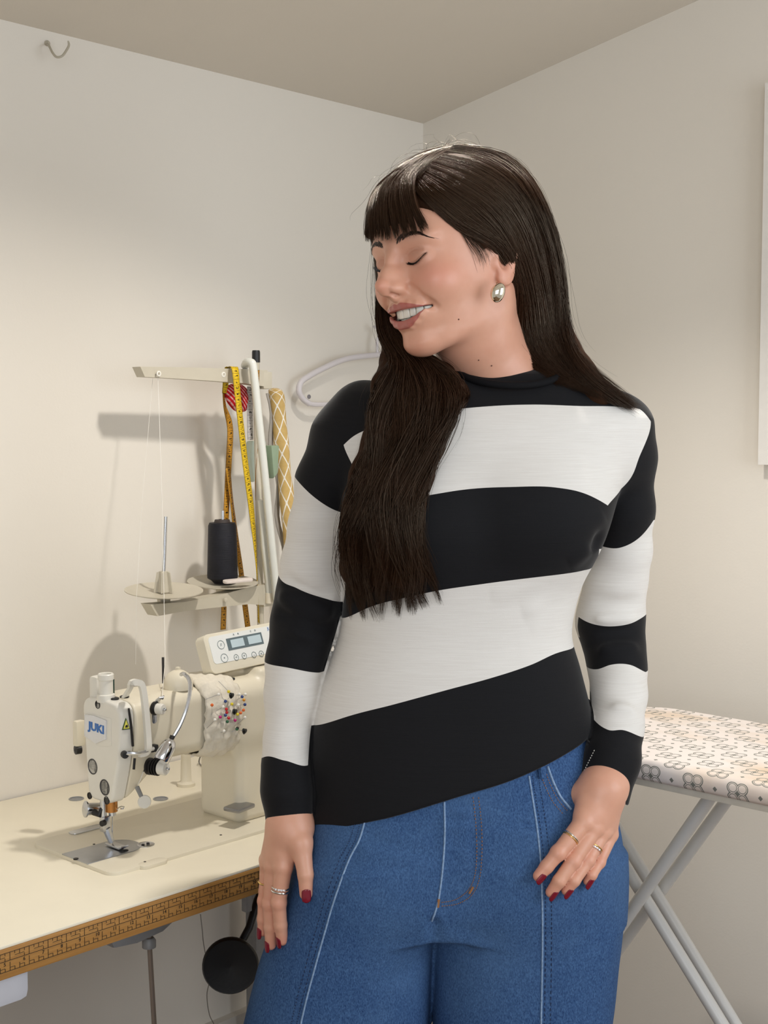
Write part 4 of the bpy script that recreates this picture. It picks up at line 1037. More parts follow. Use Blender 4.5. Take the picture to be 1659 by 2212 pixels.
JN_FOLDS = [(966, 1752, 1022, 1758, 1.066, .005, .0022), (966, 1790, 1024, 1786, 1.066, .005, .0022), (964, 1838, 1024, 1842, 1.066, .005, .0024), (958, 1885, 1016, 1880, 1.066, .005, .0022), (962, 1740, 952, 1940, 1.064, .006, .0018), (1026, 1740, 1022, 1900, 1.064, .005, -.0014), (1030, 1786, 1222, 1782, 1.068, .0035, -.004), (1035, 1796, 1215, 1800, 1.066, .009, .002), (700, 1992, 935, 2003, 1.08, .007, -.0045), (720, 2015, 930, 1990, 1.08, .010, .003),
            (780, 1812, 952, 1850, 1.07, .008, -.0025), (770, 1838, 950, 1872, 1.07, .010, .003), (740, 1950, 935, 1965, 1.075, .012, -.002), (790, 2060, 930, 2020, 1.08, .012, .002),
            (960, 1990, 1090, 2005, 1.075, .010, -.002), (955, 2010, 1060, 2050, 1.075, .010, .002), (1090, 1915, 1190, 1925, 1.068, .010, -.0015), (800, 2120, 920, 2090, 1.085, .014, -.002)]
def jeans_sdf(P):
    low = P[..., 2] < LLEG.z1 + .04; xm = xcol(934, 2000)
    f = smin(masked(P, low & (P[..., 0] < xm + .05), LLEG), masked(P, low & (P[..., 0] > xm - .05), RLEG), .006)
    up = P[..., 2] > HIPS.z0 - .04
    f = smin(f, masked(P, up, HIPS), .012)
    mid = (P[..., 2] > zrow(2080)) & (P[..., 2] < zrow(1680))
    f = smin(f, masked(P, mid, lambda Q: smin(sd_ell(Q, aty(830, 1880, 1.13), (.085, .062, .075)), sd_ell(Q, aty(1130, 1880, 1.13), (.085, .062, .075)), .02)), .05)
    # fork between the legs
    f = smax(f, -sd_chain(P, [aty(937, 1996, 1.062), aty(934, 2060, 1.062), aty(930, 2212, 1.062), aty(930, 2600, 1.062)], [.003, .006, .008, .010]), .012)
    return folds(P, f, JN_FOLDS)
def hits(f, xy, Y0=.85, Y1=1.35):
    """where the lines of sight through photo pixels meet a surface"""
    xy = np.atleast_2d(np.asarray(xy, float))
    d = FWD + RTV * ((xy[:, :1] - IW / 2) / FPX) + UPV * ((IH / 2 - xy[:, 1:2]) / FPX)
    d /= np.linalg.norm(d, axis=1)[:, None]; t = (Y0 - CAM_Y) / d[:, 1]; live = np.ones(len(t), bool)
    for _ in range(70):
        i = np.flatnonzero(live)
        if not len(i): break
        p = CAMP + d[i] * t[i, None]; s = f(p)
        done = (s < .0002) | (p[:, 1] > Y1); live[i[done]] = False
        t[i[~done]] += s[~done] * .75
    return CAMP + d * t[:, None]
def hit(f, x, y): return hits(f, [(x, y)])[0]
# ------------------------------------------------------------------ the person: head frame (x = her right, y = where she faces, z = up)
def _rot(yaw, pit, rol):
    return np.array(Matrix.Rotation(yaw, 3, 'Z') @ Matrix.Rotation(pit, 3, 'X') @ Matrix.Rotation(rol, 3, 'Y'))
HR = _rot(math.radians(131.75), math.radians(-6.55), math.radians(5.55))
HT = np.array([0.0837, 1.1270, 1.5434])
def h2w(p): return np.asarray(p) @ HR.T + HT
def w2h(p): return (np.asarray(p) - HT) @ HR
PERSON_AT = np.array([0.10, 1.17, 0.0])
person = empty('person', PERSON_AT)
tag(person, 'person in a striped sweater and blue jeans, head turned aside, thumb in pocket', 'person')

_hz = [-.112, -.104, -.098, -.090, -.083, -.074, -.065, -.054, -.040, -.028, -.015, 0, .018, .030, .042, .055, .075, .10]
_hyf = [.014, .046, .0655, .0765, .0815, .0810, .0790, .0830, .0900, .0935, .0910, .0885, .0885, .0915, .0930, .0910, .084, .055]
_hw = [.004, .020, .029, .0375, .0435, .0495, .0535, .0570, .0605, .0635, .0660, .0675, .0680, .0682, .0685, .0690, .066, .05]
f_yf = hermite(_hz, _hyf); f_w = hermite(_hz, _hw)

def fold_x(P):
    A = P.copy(); A[..., 0] = np.abs(A[..., 0]); return A
def head_base(A):
    x = A[..., 0]; y = A[..., 1]; z = A[..., 2]
    w = f_w(z); yf = f_yf(z); n = 2.25
    ry = np.where(y > 0, y / yf, -y / 0.070)
    rho = (np.power(x / w + 1e-9, n) + np.power(np.abs(ry) + 1e-9, n)) ** (1 / n)
    f = (rho - 1) * np.minimum(w, yf) * 0.85
    f = smax(f, -(z + 0.0990 - 0.45 * np.clip(0.062 - y, 0, 0.2)) * 0.9, 0.014)      # underside of the jaw
    f = smax(f, z - 0.085, 0.03)
    f = smin(f, sd_ell(A, (0, -.008, .034), (.0735, .0975, .0905)), 0.02)            # skull
    f = smin(f, sd_ell(A, (.028, .0745, .0385), (.022, .0085, .0065)), 0.014)        # brow
    f = smin(f, sd_ell(A, (.0400, .0620, -.0120), (.0190, .0225, .0180)), 0.022)     # cheek
    f = smin(f, sd_ell(A, (0, .0695, -.0800), (.0160, .0130, .0115)), 0.016)         # chin
    f = smax(f, -sd_ell(A, (.0300, .1035, .0180), (.0200, .0155, .0120)), 0.014)     # eye socket
    f = smin(f, sd_ell(A, (.0305, .0745, .0180), (.0158, .0135, .0125)), 0.006)      # closed lids over the eyeball
    nose = sd_chain(A, [(0, .0905, .0340), (0, .0975, .0200), (0, .1080, .0040), (0, .1160, -.0080)], [.0066, .0056, .0058, .0078], 0.008)
    nose = smin(nose, sd_ell(A, (0, .1160, -.0110), (.0080, .0104, .0072)), 0.006)
    nose = smin(nose, sd_ell(A, (.0055, .0985, -.0050), (.0080, .0120, .0140)), 0.008)
    nose = smin(nose, sd_ell(A, (.0108, .1030, -.0150), (.0056, .0112, .0062)), 0.008)
    nose = smin(nose, sd_cone(A, (0, .1150, -.0180), (0, .1015, -.0240), .0042, .0050), 0.006)
    f = smin(f, nose, 0.010)
    f = smin(f, sd_ell(A, (0, .0750, -.0455), (.0270, .0160, .0200)), 0.016)         # mound behind the lips
    return f
def surf_y(x, z, f=head_base, a=.135, b=.03):
    """how far forward the face is at (x, z)"""
    x = np.atleast_1d(np.asarray(x, float)); z = np.atleast_1d(np.asarray(z, float))
    a = np.full(x.shape, a); b = np.full(x.shape, b)
    for _ in range(26):
        m = (a + b) / 2; o = f(np.stack([np.abs(x), m, z], -1)) > 0
        a = np.where(o, m, a); b = np.where(o, b, m)
    r = (a + b) / 2
    return r if len(r) > 1 else float(r[0])
def on_face(pts, d=0.0): return [(x, surf_y(x, z) + d, z) for x, z in pts]
UPLIP = on_face([(0, -.0368), (.006, -.0356), (.014, -.0364), (.0225, -.0376), (.0325, -.0398)], -.0012)
LOLIP = on_face([(0, -.0573), (.008, -.0570), (.016, -.0540), (.0245, -.0485), (.0325, -.0412)], -.0016)
MOUTH = [(0, -.0462), (.009, -.0458), (.018, -.0446), (.0260, -.0428), (.0325, -.0404)]
LASH = [(.0165, .0146), (.0200, .0118), (.0260, .0104), (.0320, .0116), (.0380, .0148), (.0445, .0196)]
LASH3 = on_face(LASH)
CREASE = on_face([(.0180, .0215), (.0240, .0258), (.0320, .0268), (.0400, .0245)])
FOLD = on_face([(.0190, -.0150), (.0275, -.0235), (.0350, -.0340), (.0385, -.0430)])
lip_up = hermite([0, .004, .012, .020, .027, .0335], [-.0330, -.0316, -.0326, -.0350, -.0375, -.0400])
lip_lo = hermite([0, .009, .017, .024, .029, .0335], [-.0628, -.0622, -.0582, -.0520, -.0462, -.0405])
def mouth_gap(A):
    Q = np.stack([A[..., 0], np.zeros_like(A[..., 0]), A[..., 2]], -1)
    d = sd_chain(Q, [(x, 0, z) for x, z in MOUTH], [.0060, .0056, .0044, .0026, .0005])
    return smax(d, .070 - A[..., 1], .004)
def head_sdf(P):
    A = fold_x(P)
    f = head_base(A)
    face = (A[..., 1] > .05) & (np.abs(f) < .03)
    if face.any():
        B = A[face]; g = f[face]
        g = smax(g, -sd_ell(B, (.0066, .1075, -.0222), (.0030, .0062, .0036)), 0.002)      # nostril
        g = smin(g, sd_chain(B, UPLIP, [.0040, .0043, .0041, .0032, .0014], 0.003), 0.004)
        g = smin(g, sd_chain(B, LOLIP, [.0056, .0055, .0048, .0034, .0014], 0.003), 0.004)
        g = smax(g, -sd_ell(B, (0, .1120, -.0300), (.0030, .0050, .0060)), 0.004)          # philtrum
        g = smax(g, -mouth_gap(B), 0.0016)
        g = smax(g, -sd_chain(B, FOLD, [.0004, .0012, .0016, .0008], 0.002), 0.008)
        g = smax(g, -sd_ball(B, (.0365, surf_corner + .0015, -.0405), .0026), 0.008)
        g = smax(g, -sd_chain(B, LASH3[1:], [.0003, .0009, .0010, .0009, .0004]), 0.0022)
        g = smax(g, -sd_chain(B, CREASE, [.0002, .0006, .0006, .0002]), 0.0030)
        f = f.copy(); f[face] = g
    ear = (A[..., 0] > .045) & (A[..., 1] < .03)
    if ear.any():
        B = A[ear]
        e = sd_ell(B, (.0745, -.0150, .0040), (.0058, .0170, .0300))
        e = smin(e, sd_chain(B, EARRIM, [.0026] * len(EARRIM)), 0.004)
        e = smin(e, sd_ell(B, (.0738, -.0085, -.0195), (.0042, .0085, .0085)), 0.005)
        e = smax(e, -sd_ell(B, (.0815, -.0085, .0010), (.0085, .0080, .0120)), 0.003)
        e = smin(e, sd_ell(B, (.0715, .0015, -.0010), (.0045, .0050, .0060)), 0.004)
        f = f.copy(); f[ear] = smin(f[ear], e, 0.005)
    return f
surf_corner = surf_y(.0365, -.0405)
EARRIM = spline([(.0710, .0030, .0100), (.0765, -.0030, .0290), (.0805, -.0160, .0350), (.0825, -.0285, .0220), (.0795, -.0270, .0000), (.0755, -.0150, -.0170)], 10)
NB = w2h(aty(1086, 838, 1.172)); NB2 = w2h(aty(1090, 900, 1.18))
STER = w2h(aty(1046, 838, 1.135)); CLAV = w2h(aty(1190, 862, 1.165)); CLAV0 = w2h(aty(985, 862, 1.160))
def head_neck_sdf(P):
    f = head_sdf(P)
    g = sd_chain(P, [(0, -.030, -.020), (0, -.022, -.070), tuple(NB), tuple(NB2)], [.052, .051, .054, .062], 0.02)
    g = smin(g, sd_cone(P, (-.056, -.020, -.035), tuple(STER), .011, .008), 0.022)     # neck muscle
    g = smin(g, sd_cone(P, tuple(STER), tuple(CLAV), .009, .010), 0.02)
    g = smin(g, sd_cone(P, tuple(STER), tuple(CLAV0), .009, .010), 0.02)
    return smin(f, g, 0.016)

v_, q_ = mesh_sdf(head_neck_sdf, (-.105, -.125, -.255), (.105, .140, .135), 0.0021, 1, 2)
body_v = [h2w(v_)]; body_f = [q_]
def skin_masks(v):
    """lips, blush, darker lids: colours of the skin itself and of the make-up"""
    ax = np.stack([np.abs(v[:, 0]), v[:, 1], v[:, 2]], 1)
    zz = ax[:, 2]; lu = lip_up(ax[:, 0]); ll = lip_lo(ax[:, 0])
    lip = np.minimum(np.minimum(lu - zz, zz - ll), .0335 - ax[:, 0]); lip = np.where(ax[:, 1] > .06, lip, -.02)
    lip = np.clip(.5 + lip * 60, 0, 1)
    def g(c, r): return np.exp(-(((ax - np.array(c)) / np.array(r)) ** 2).sum(1))
    blush = g((.045, .070, -.008), (.020, .03, .016)) + .55 * g((0, .122, -.011), (.012, .012, .010)) + .5 * g((.074, -.010, -.012), (.010, .02, .02)) + .35 * g((0, .09, -.085), (.02, .02, .012))
    lid = g((.032, .088, .0215), (.013, .012, .0065))
    inner = (1 - sstep(.0002, .0012, mouth_gap(ax))) * (ax[:, 1] < np.array(surf_y(0, -.046)) + .0005)
    dep = np.interp(ax[:, 0], [p[0] for p in UPLIP], [p[1] for p in UPLIP])
    inner *= sstep(.0, .003, dep - ax[:, 1])
    return np.stack([lip, np.clip(blush, 0, 1), np.clip(lid, 0, 1)], 1), inner
msk, inner = skin_masks(v_)
body_m = [msk]; body_i = [inner]
# ------------------------------------------------------------------ hands
def hand_sdf(H):
    H = dict(H); S = .94
    H['wr'] *= S; H['mr'] = [r * S for r in H['mr']]; H['tr'] = [r * S for r in H['tr']]; H['fr'] = [[r * S for r in q] for q in H['fr']]
    def f(P):
        g = None
        for i in range(4):
            c = sd_cone(P, H['wrist'], H['mcp'][i], H['wr'], H['mr'][i])
            g = c if g is None else smin(g, c, .012)
        g = smin(g, sd_cone(P, H['wrist'], H['thumb'][0], H['wr'] * .8, H['tr'][0]), .014)
        g = smin(g, sd_cone(P, H['arm'], H['wrist'], H['wr'] * 1.05, H['wr']), .014)
        if 'web' in H: g = smin(g, sd_cone(P, H['web'][0], H['web'][1], .008, .007), .012)
        t = sd_chain(P, H['thumb'], H['tr'], .003)
        g = smin(g, t, .008)
        for i in range(4):
            c = sd_chain(P, [H['mcp'][i]] + H['fing'][i], [H['mr'][i]] + H['fr'][i], .0025)
            c = smin(c, sd_ball(P, H['fing'][i][0], H['fr'][i][0] * 1.06), .003)       # knuckle
            k = .0015 + .006 * np.exp(-((P - np.array(H['mcp'][i])) ** 2).sum(-1) / .012 ** 2)
            g = smin(g, c, k)
        return g
    pts = np.array([H['wrist'], H['arm']] + list(H['mcp']) + sum(H['fing'], []) + list(H['thumb']))
    return f, pts.min(0) - .028, pts.max(0) + .028
A = aty
HAND1 = dict(arm=A(624, 1735, 1.125), wrist=A(626, 1785, 1.118), wr=.0255,
             mcp=[A(612, 1872, 1.100), A(592, 1870, 1.112), A(580, 1866, 1.126), A(577, 1856, 1.140)], mr=[.0125, .0120, .0110, .0100],
             fing=[[A(602, 1950, 1.098), A(606, 1998, 1.100), A(610, 2030, 1.103)], [A(582, 1952, 1.112), A(584, 2002, 1.113), A(585, 2040, 1.115)],
                   [A(571, 1946, 1.128), A(568, 1985, 1.129), A(567, 2012, 1.130)], [A(572, 1925, 1.143), A(569, 1960, 1.144), A(569, 1985, 1.145)]],
             fr=[[.0097, .0088, .0076], [.0094, .0086, .0074], [.0086, .0078, .0068], [.0076, .0068, .0060]],
             thumb=[A(650, 1822, 1.095), A(660, 1889, 1.082), A(661, 1930, 1.080)], tr=[.0140, .0102, .0086])
def J(x, y, d):
    p = hit(jeans_sdf, x, y); v = p - CAMP; return p - v / np.linalg.norm(v) * d
HAND2 = dict(arm=A(1318, 1672, 1.115), wrist=A(1302, 1705, 1.098), wr=.0265,
             mcp=[J(1262, 1775, .023), J(1283, 1788, .024), J(1302, 1796, .022), J(1318, 1802, .018)], mr=[.0128, .0122, .0112, .0102],
             fing=[[J(1206, 1842, .017), J(1181, 1872, .013), J(1164, 1892, .010)], [J(1238, 1860, .019), J(1208, 1903, .015), J(1191, 1927, .011)],
                   [J(1270, 1858, .018), J(1240, 1902, .014), J(1224, 1923, .010)], [J(1294, 1862, .014), J(1278, 1890, .011), J(1270, 1903, .008)]],
             fr=[[.0097, .0088, .0076], [.0094, .0086, .0074], [.0088, .0080, .0070], [.0078, .0070, .0062]],
             thumb=[J(1268, 1712, .011), J(1246, 1714, -.005), J(1230, 1746, -.022)], tr=[.0130, .0112, .0095], web=[J(1262, 1735, .016), J(1254, 1760, .018)])
for H in (HAND1, HAND2):
    f, lo, hi = hand_sdf(H)
    v, q = mesh_sdf(f, lo, hi, .0025, 1, 2)
    body_v.append(v); body_f.append(q)
    m = np.zeros((len(v), 3)); tips = [c[-1] for c in H['fing']] + [H['thumb'][-1]] + [c[0] for c in H['fing']]
    for t_, a_ in zip(tips, [.9] * 5 + [.5] * 4): m[:, 1] = np.maximum(m[:, 1], a_ * np.exp(-((v - t_) ** 2).sum(1) / .012 ** 2))
    body_m.append(m); body_i.append(np.zeros(len(v)))
# the rest of the body, under the clothes
def under_sdf(P):
    f = TORSO(P) + .012
    f = smax(f, P[..., 2] - zrow(850), .01)
    f = smin(f, sd_chain(P, LARM[0][:-1], [r - .010 for r in LARM[1][:-1]]), .01)
    f = smin(f, sd_chain(P, RARM[0][:-1], [r - .010 for r in RARM[1][:-1]]), .01)
    for L in (LLEG, RLEG):
        c = [np.array([float(L.c(z)), YT, z]) for z in (.82, .66, .45, .10)]
        f = smin(f, sd_chain(P, c, [.085, .080, .058, .040]), .02)
        f = smin(f, sd_chain(P, [c[-1] + np.array([0, .03, -.06]), c[-1] + np.array([0, -.14, -.072])], [.038, .026]), .02)
    return f
v, q = mesh_sdf(under_sdf, (-.22, .95, -.005), (.37, 1.34, 1.46), .012, 0, 1)
body_v.append(v); body_f.append(q); body_m.append(np.zeros((len(v), 3))); body_i.append(np.zeros(len(v)))
def skin_material():
    m = MT('skin', (214, 172, 150), 0.40, 0, 0.5)
    m.b.inputs['Subsurface Weight'].default_value = 0.12
    m.b.inputs['Subsurface Radius'].default_value = (1.0, 0.35, 0.2)
    m.b.inputs['Subsurface Scale'].default_value = 0.006
    a = m.attr('mask', 'Color'); s = m.node('ShaderNodeSeparateColor'); m.link(a, s.inputs[0])
    mr = m.node('ShaderNodeMapRange'); mr.inputs[1].default_value = .475; mr.inputs[2].default_value = .53; m.link(s.outputs[0], mr.inputs[0]); LP = mr.outputs[0]
    n = m.noise(m.coord(), 90, 4); n2 = m.noise(m.coord(), 14, 2)
    c = m.mix(n, (214, 160, 133), (224, 173, 147))
    c = m.mix(m.math('MULTIPLY', n2, 0.35), c, (218, 146, 122))
    c = m.mix(m.math('MULTIPLY', s.outputs[1], 0.45), c, (217, 122, 106))
    c = m.mix(m.math('MULTIPLY', s.outputs[2], 0.45), c, (171, 118, 98))
    c = m.mix(m.math('MULTIPLY', LP, 0.92), c, (176, 98, 90))
    c = m.mix(m.attr('inner'), c, (70, 22, 22))
    m.color(c)
    r = m.math('SUBTRACT', 0.41, m.math('MULTIPLY', LP, 0.14)); m.link(r, m.b.inputs['Roughness'])
    m.bump(m.noise(m.coord(), 900, 3), 0.05, 0.0004)
    return m.m
SKIN = skin_material()
off = 0; fs = []
for v, f in zip(body_v, body_f):
    fs.append(f + off); off += len(v)
body = link_mesh('body', np.vstack(body_v), np.vstack(fs), SKIN, person, True, {'mask': np.vstack(body_m), 'inner': np.concatenate(body_i)}, origin=PERSON_AT)
# ------------------------------------------------------------------ lashes, brows, teeth
LASHM = plain('lash_black', (22, 16, 14), 0.5, grain=0.1)
BROWM = plain('brow_brown', (52, 36, 28), 0.55, grain=0.1)
TOOTHM = plain('tooth_white', (238, 230, 216), 0.25, grain=0.02, scale=300)
GUMM = plain('gum_pink', (190, 100, 98), 0.35, grain=0.05, scale=300)
def surf3(x, z, d=0.0):
    y = surf_y(x, z); return np.stack([np.asarray(x), y + d, np.asarray(z)], -1)
rng = np.random.default_rng(5)
for side in (-1, 1):
    mb = MB()
    cur = spline([(side * x, z) for x, z in LASH], 64)
    p3 = surf3(cur[:, 0], cur[:, 1], -.0003)
    mb.tube(h2w(p3[2:-1]), [.00035 + .00045 * math.sin(math.pi * min(1, i / 50)) for i in range(len(p3) - 3)], 6)
    for i in range(6, 63):
        for k in range(2):
            r0 = p3[i] + rng.normal(0, .0002, 3); t = i / 63
            out = np.array([side * (-.25 + 1.15 * t), .75 - .25 * t, -.75 + .35 * t]); out /= np.linalg.norm(out)
            L = (.0045 + .0045 * t) * (.55 if side > 0 else 1) * rng.uniform(.8, 1.15); upc = np.array([0, .3, .9])
            pts = [r0 + out * L * s + upc * (.0032 * s * s) for s in (0, .35, .7, 1)]
            mb.tube(h2w(np.array(pts)), [.00026, .00022, .00014, .00004], 3, caps=False)
    mb.build('eyelashes', LASHM, body, origin=PERSON_AT)
    mb = MB()
    bc = spline([(side * x, z) for x, z in [(.0115, .0375), (.020, .0410), (.030, .0438), (.040, .0428), (.050, .0365)]], 100)
    wid = np.interp(np.arange(100), [0, 15, 55, 99], [.0026, .0036, .0028, .0006])
    i = rng.integers(0, 99, 260); j = rng.uniform(-1, 1, 260)
    x0 = bc[i, 0]; z0 = bc[i, 1] + j * wid[i]
    tang = bc[np.minimum(i + 1, 99)] - bc[i]; tang /= np.linalg.norm(tang, axis=1)[:, None]
    L = rng.uniform(.005, .008, 260); lift = np.where(j < 0, .45, -.15) * np.linspace(1.2, .4, 100)[i] + (i < 20) * .5
    x1 = x0 + (tang[:, 0]) * L * .5; z1 = z0 + (tang[:, 1] + lift) * L * .5
    x2 = x0 + (tang[:, 0]) * L; z2 = z0 + (tang[:, 1] + lift * .6) * L
    A, B, Cc = surf3(x0, z0, -.0002), surf3(x1, z1, .0005), surf3(x2, z2, .0003)
    for a, b, c in zip(A, B, Cc): mb.tube(h2w(np.array([a, b, c])), [.00022, .0002, .00006], 3, caps=False)
    mb.build('eyebrow', BROWM, body, origin=PERSON_AT)
# teeth along the dental arch
yc = UPLIP[0][1] - .0030
def arch(x): return yc - 24 * x * x
xs = [0.0, .0086, .0152, .0222, .0284, .0338]
for side in (-1, 1):
    for i in range(5):
        xm = (xs[i] + xs[i + 1]) / 2; w = xs[i + 1] - xs[i] - .0002
        zt = -.0350 + .0006 * i; zb = [-.0502, -.0492, -.0494, -.0470, -.0452][i]
        ang = math.atan(-48 * xm) * side
        mb = MB().box((0, 0, 0), (w / math.cos(ang) * 1.0, .005, zt - zb), None, .0016)
        R = Matrix.Rotation(ang, 3, 'Z')
        vv = np.array([R @ Vector(p) for p in mb.v]); vv[:, 0] *= 1 + .10 * np.sign(vv[:, 2]) * -1
        o = link_mesh('tooth', h2w(vv + np.array([side * xm, arch(xm) - .0025, (zt + zb) / 2])), mb.f, TOOTHM, body, origin=PERSON_AT)
lower = MB()
for side in (-1, 1):
    for xm in (.0028, .0086, .0145):
        lower.box(h2w([side * xm, arch(xm) - .0065, -.0545]), (.0054, .0054, .009), Matrix(HR.tolist()), .0014)
lower.build('lower_teeth', TOOTHM, body, origin=PERSON_AT)
g = MB(); gp = [(x, arch(abs(x)) - .0030, -.0368 + 3.0 * abs(x) ** 1.5 * .3) for x in np.linspace(-.031, .031, 21)]
g.tube(h2w(np.array(gp)), .0030, 8).build('gum', GUMM, body, origin=PERSON_AT)
# ------------------------------------------------------------------ nails and rings
NAILM = plain('nail_polish_red', (122, 20, 40), 0.16, grain=0.03, scale=200)
SILVER = plain('ring_silver', (225, 222, 216), 0.18, 1.0, grain=0.03, scale=400)
GOLD = plain('ring_gold', (226, 190, 120), 0.2, 1.0, grain=0.03, scale=400)
STONE = plain('ring_stone', (240, 240, 245), 0.05, 0.0, 1.0, grain=0.0)
def nail(tip, prev, rad, face, w=.0052, l=.0080):
    """a lacquered nail on the last finger joint, on the side that looks along face"""
    tip, prev = np.array(tip), np.array(prev); ax = tip - prev; ax /= np.linalg.norm(ax)
    n = np.array(face, float); n = n - ax * (n @ ax); n /= np.linalg.norm(n); s = np.cross(ax, n)
    vs, fs = [], []; NU, NV = 9, 11
    for i in range(NV):
        t = -1 + 2 * i / (NV - 1); hw = w * (1 - .18 * abs(t) ** 3) * (math.sqrt(max(0.02, 1 - max(0, abs(t) - .72) ** 2 / .085)))
        for j in range(NU):
            u = -1 + 2 * j / (NU - 1); a = u * hw / rad
            c = tip + ax * (.0012 + t * l) ; r = rad * (1.0 - .10 * max(0, t) ** 2) + .0006
            vs.append(c + (n * math.cos(a) + s * math.sin(a)) * r)
    for i in range(NV - 1):
        for j in range(NU - 1): fs.append((i * NU + j, i * NU + j + 1, (i + 1) * NU + j + 1, (i + 1) * NU + j))
    o = link_mesh('fingernail', vs, fs, NAILM, body, origin=PERSON_AT)
    md = o.modifiers.new('s', 'SOLIDIFY'); md.thickness = .0010; md.offset = 0
TOCAM = np.array([0, -1, .25])
nail(HAND1['thumb'][2], HAND1['thumb'][1], .0079, (.12, -1, 0), .0056, .0082)
for i, r in ((0, .0071), (1, .0069), (2, .0063)):
    nail(HAND1['fing'][i][2], HAND1['fing'][i][1], r, (-.95, -.75, 0), .0050, .0075)
for i, r in ((0, .0071), (1, .0069), (2, .0065), (3, .0057)):
    nail(HAND2['fing'][i][2], HAND2['fing'][i][1], r, (.85, -.75, .2), .0050, .0072)
def ring(a, b, t, rad, tube, material, name='ring', stones=0, off=0.0):
    a, b = np.array(a), np.array(b); c = a + (b - a) * t; ax = (b - a) / np.linalg.norm(b - a); c = c + ax * off
    u = np.cross(ax, [0, 0, 1.0]); u /= np.linalg.norm(u); w = np.cross(ax, u)
    pts = [c + rad * (math.cos(k) * u + math.sin(k) * w) for k in np.linspace(0, 2 * math.pi, 40, endpoint=False)]
    o = MB().tube(pts, tube, 8, closed=True).build(name, material, person, origin=PERSON_AT)
    front = -np.array([0, 1.0, 0]); front = front - ax * (front @ ax); front /= np.linalg.norm(front); sd = np.cross(ax, front)
    for k in range(stones):
        an = (k - (stones - 1) / 2) * .32
        p = c + (front * math.cos(an) + sd * math.sin(an)) * (rad + tube * .7)
        MB().lathe([(0, -.0012), (.0013, -.0002), (.0013, .0003), (.0007, .0009), (0, .0009)], p, front, 8).build('stone', STONE, o, origin=PERSON_AT)
    return o
m, f = HAND1['mcp'], HAND1['fing']
ring(m[0], f[0][0], .58, .0106, .0011, SILVER, stones=4); ring(m[0], f[0][0], .58, .0105, .0014, SILVER, off=.0042)
ring(m[2], f[2][0], .5, .0096, .0012, GOLD, stones=1)
m, f = HAND2['mcp'], HAND2['fing']
ring(m[0], f[0][0], .50, .0108, .0009, SILVER); ring(m[0], f[0][0], .50, .0106, .0008, GOLD, off=.0022)
ring(m[2], f[2][0], .62, .0098, .0009, SILVER, stones=3); ring(m[2], f[2][0], .62, .0098, .0008, GOLD, off=-.0026)
# ------------------------------------------------------------------ sweater
def bare_sdf(P): return sweater_sdf(P, False)
def curve_z(pts, Y):
    """a line drawn on the sweater, as height over sideways position"""
    P = hits(bare_sdf, pts, .85, 1.30); P = np.array([p if p[1] < 1.28 else aty(x, y, YT) for p, (x, y) in zip(P, pts)])
    P = P[np.argsort(P[:, 0])]; return hermite(P[:, 0], P[:, 2])
def stripes(P, curves):
    return sum(np.clip((c(P[:, 0]) - P[:, 2]) / .05 + .5, 0, 1) for c in curves)
TB = [curve_z(p, 1.068) for p in (
    [(735, 968), (760, 945), (800, 925), (870, 905), (950, 889), (1050, 878), (1150, 874), (1250, 877), (1350, 880), (1385, 886), (1412, 920)],
    [(735, 1098), (800, 1090), (925, 1070), (1000, 1058), (1100, 1052), (1200, 1053), (1260, 1065), (1313, 1092), (1350, 1125)],
    [(700, 1352), (740, 1335), (800, 1311), (880, 1290), (940, 1277), (1040, 1262), (1150, 1248), (1262, 1232)],
    [(676, 1567), (760, 1545), (850, 1522), (960, 1492), (1060, 1465), (1150, 1435), (1200, 1412), (1250, 1376)])]
LB = [curve_z(p, 1.13) for p in (
    [(600, 990), (640, 1035), (680, 1075), (737, 1107), (780, 1120)], [(590, 1232), (605, 1250), (640, 1270), (735, 1300)],
    [(570, 1428), (620, 1442), (690, 1453)], [(560, 1635), (567, 1637), (615, 1643), (668, 1652), (690, 1655)])]
RB = [curve_z(p, 1.15) for p in (
    [(1250, 1186), (1290, 1186), (1340, 1183), (1385, 1158), (1415, 1125)], [(1240, 1332), (1265, 1342), (1300, 1352), (1350, 1350), (1395, 1328)],
    [(1265, 1455), (1285, 1446), (1320, 1436), (1360, 1436), (1395, 1452)], [(1270, 1540), (1290, 1562), (1312, 1576), (1345, 1577), (1390, 1592)])]
def seam(pts, Y):
    P = hits(bare_sdf, pts, .85, 1.30); P = np.array([p if p[1] < 1.28 else aty(x, y, YT) for p, (x, y) in zip(P, pts)])
    P = P[np.argsort(P[:, 2])]; return hermite(P[:, 2], P[:, 0])
SEAM_R = seam([(1402, 890), (1406, 912), (1382, 985), (1348, 1050), (1313, 1092), (1296, 1130), (1294, 1180), (1279, 1240), (1258, 1300), (1248, 1350), (1260, 1410), (1277, 1500), (1288, 1600), (1290, 1800)], 1.085)
SEAM_L = seam([(712, 815), (735, 880), (742, 960), (770, 1040), (752, 1100), (742, 1300), (730, 1350), (712, 1410), (700, 1450), (684, 1510), (672, 1570), (666, 1640), (672, 1800)], 1.085)
v, q = mesh_sdf(sweater_sdf, (-.205, .97, .70), (.37, 1.36, 1.46), .005, 1, 2)
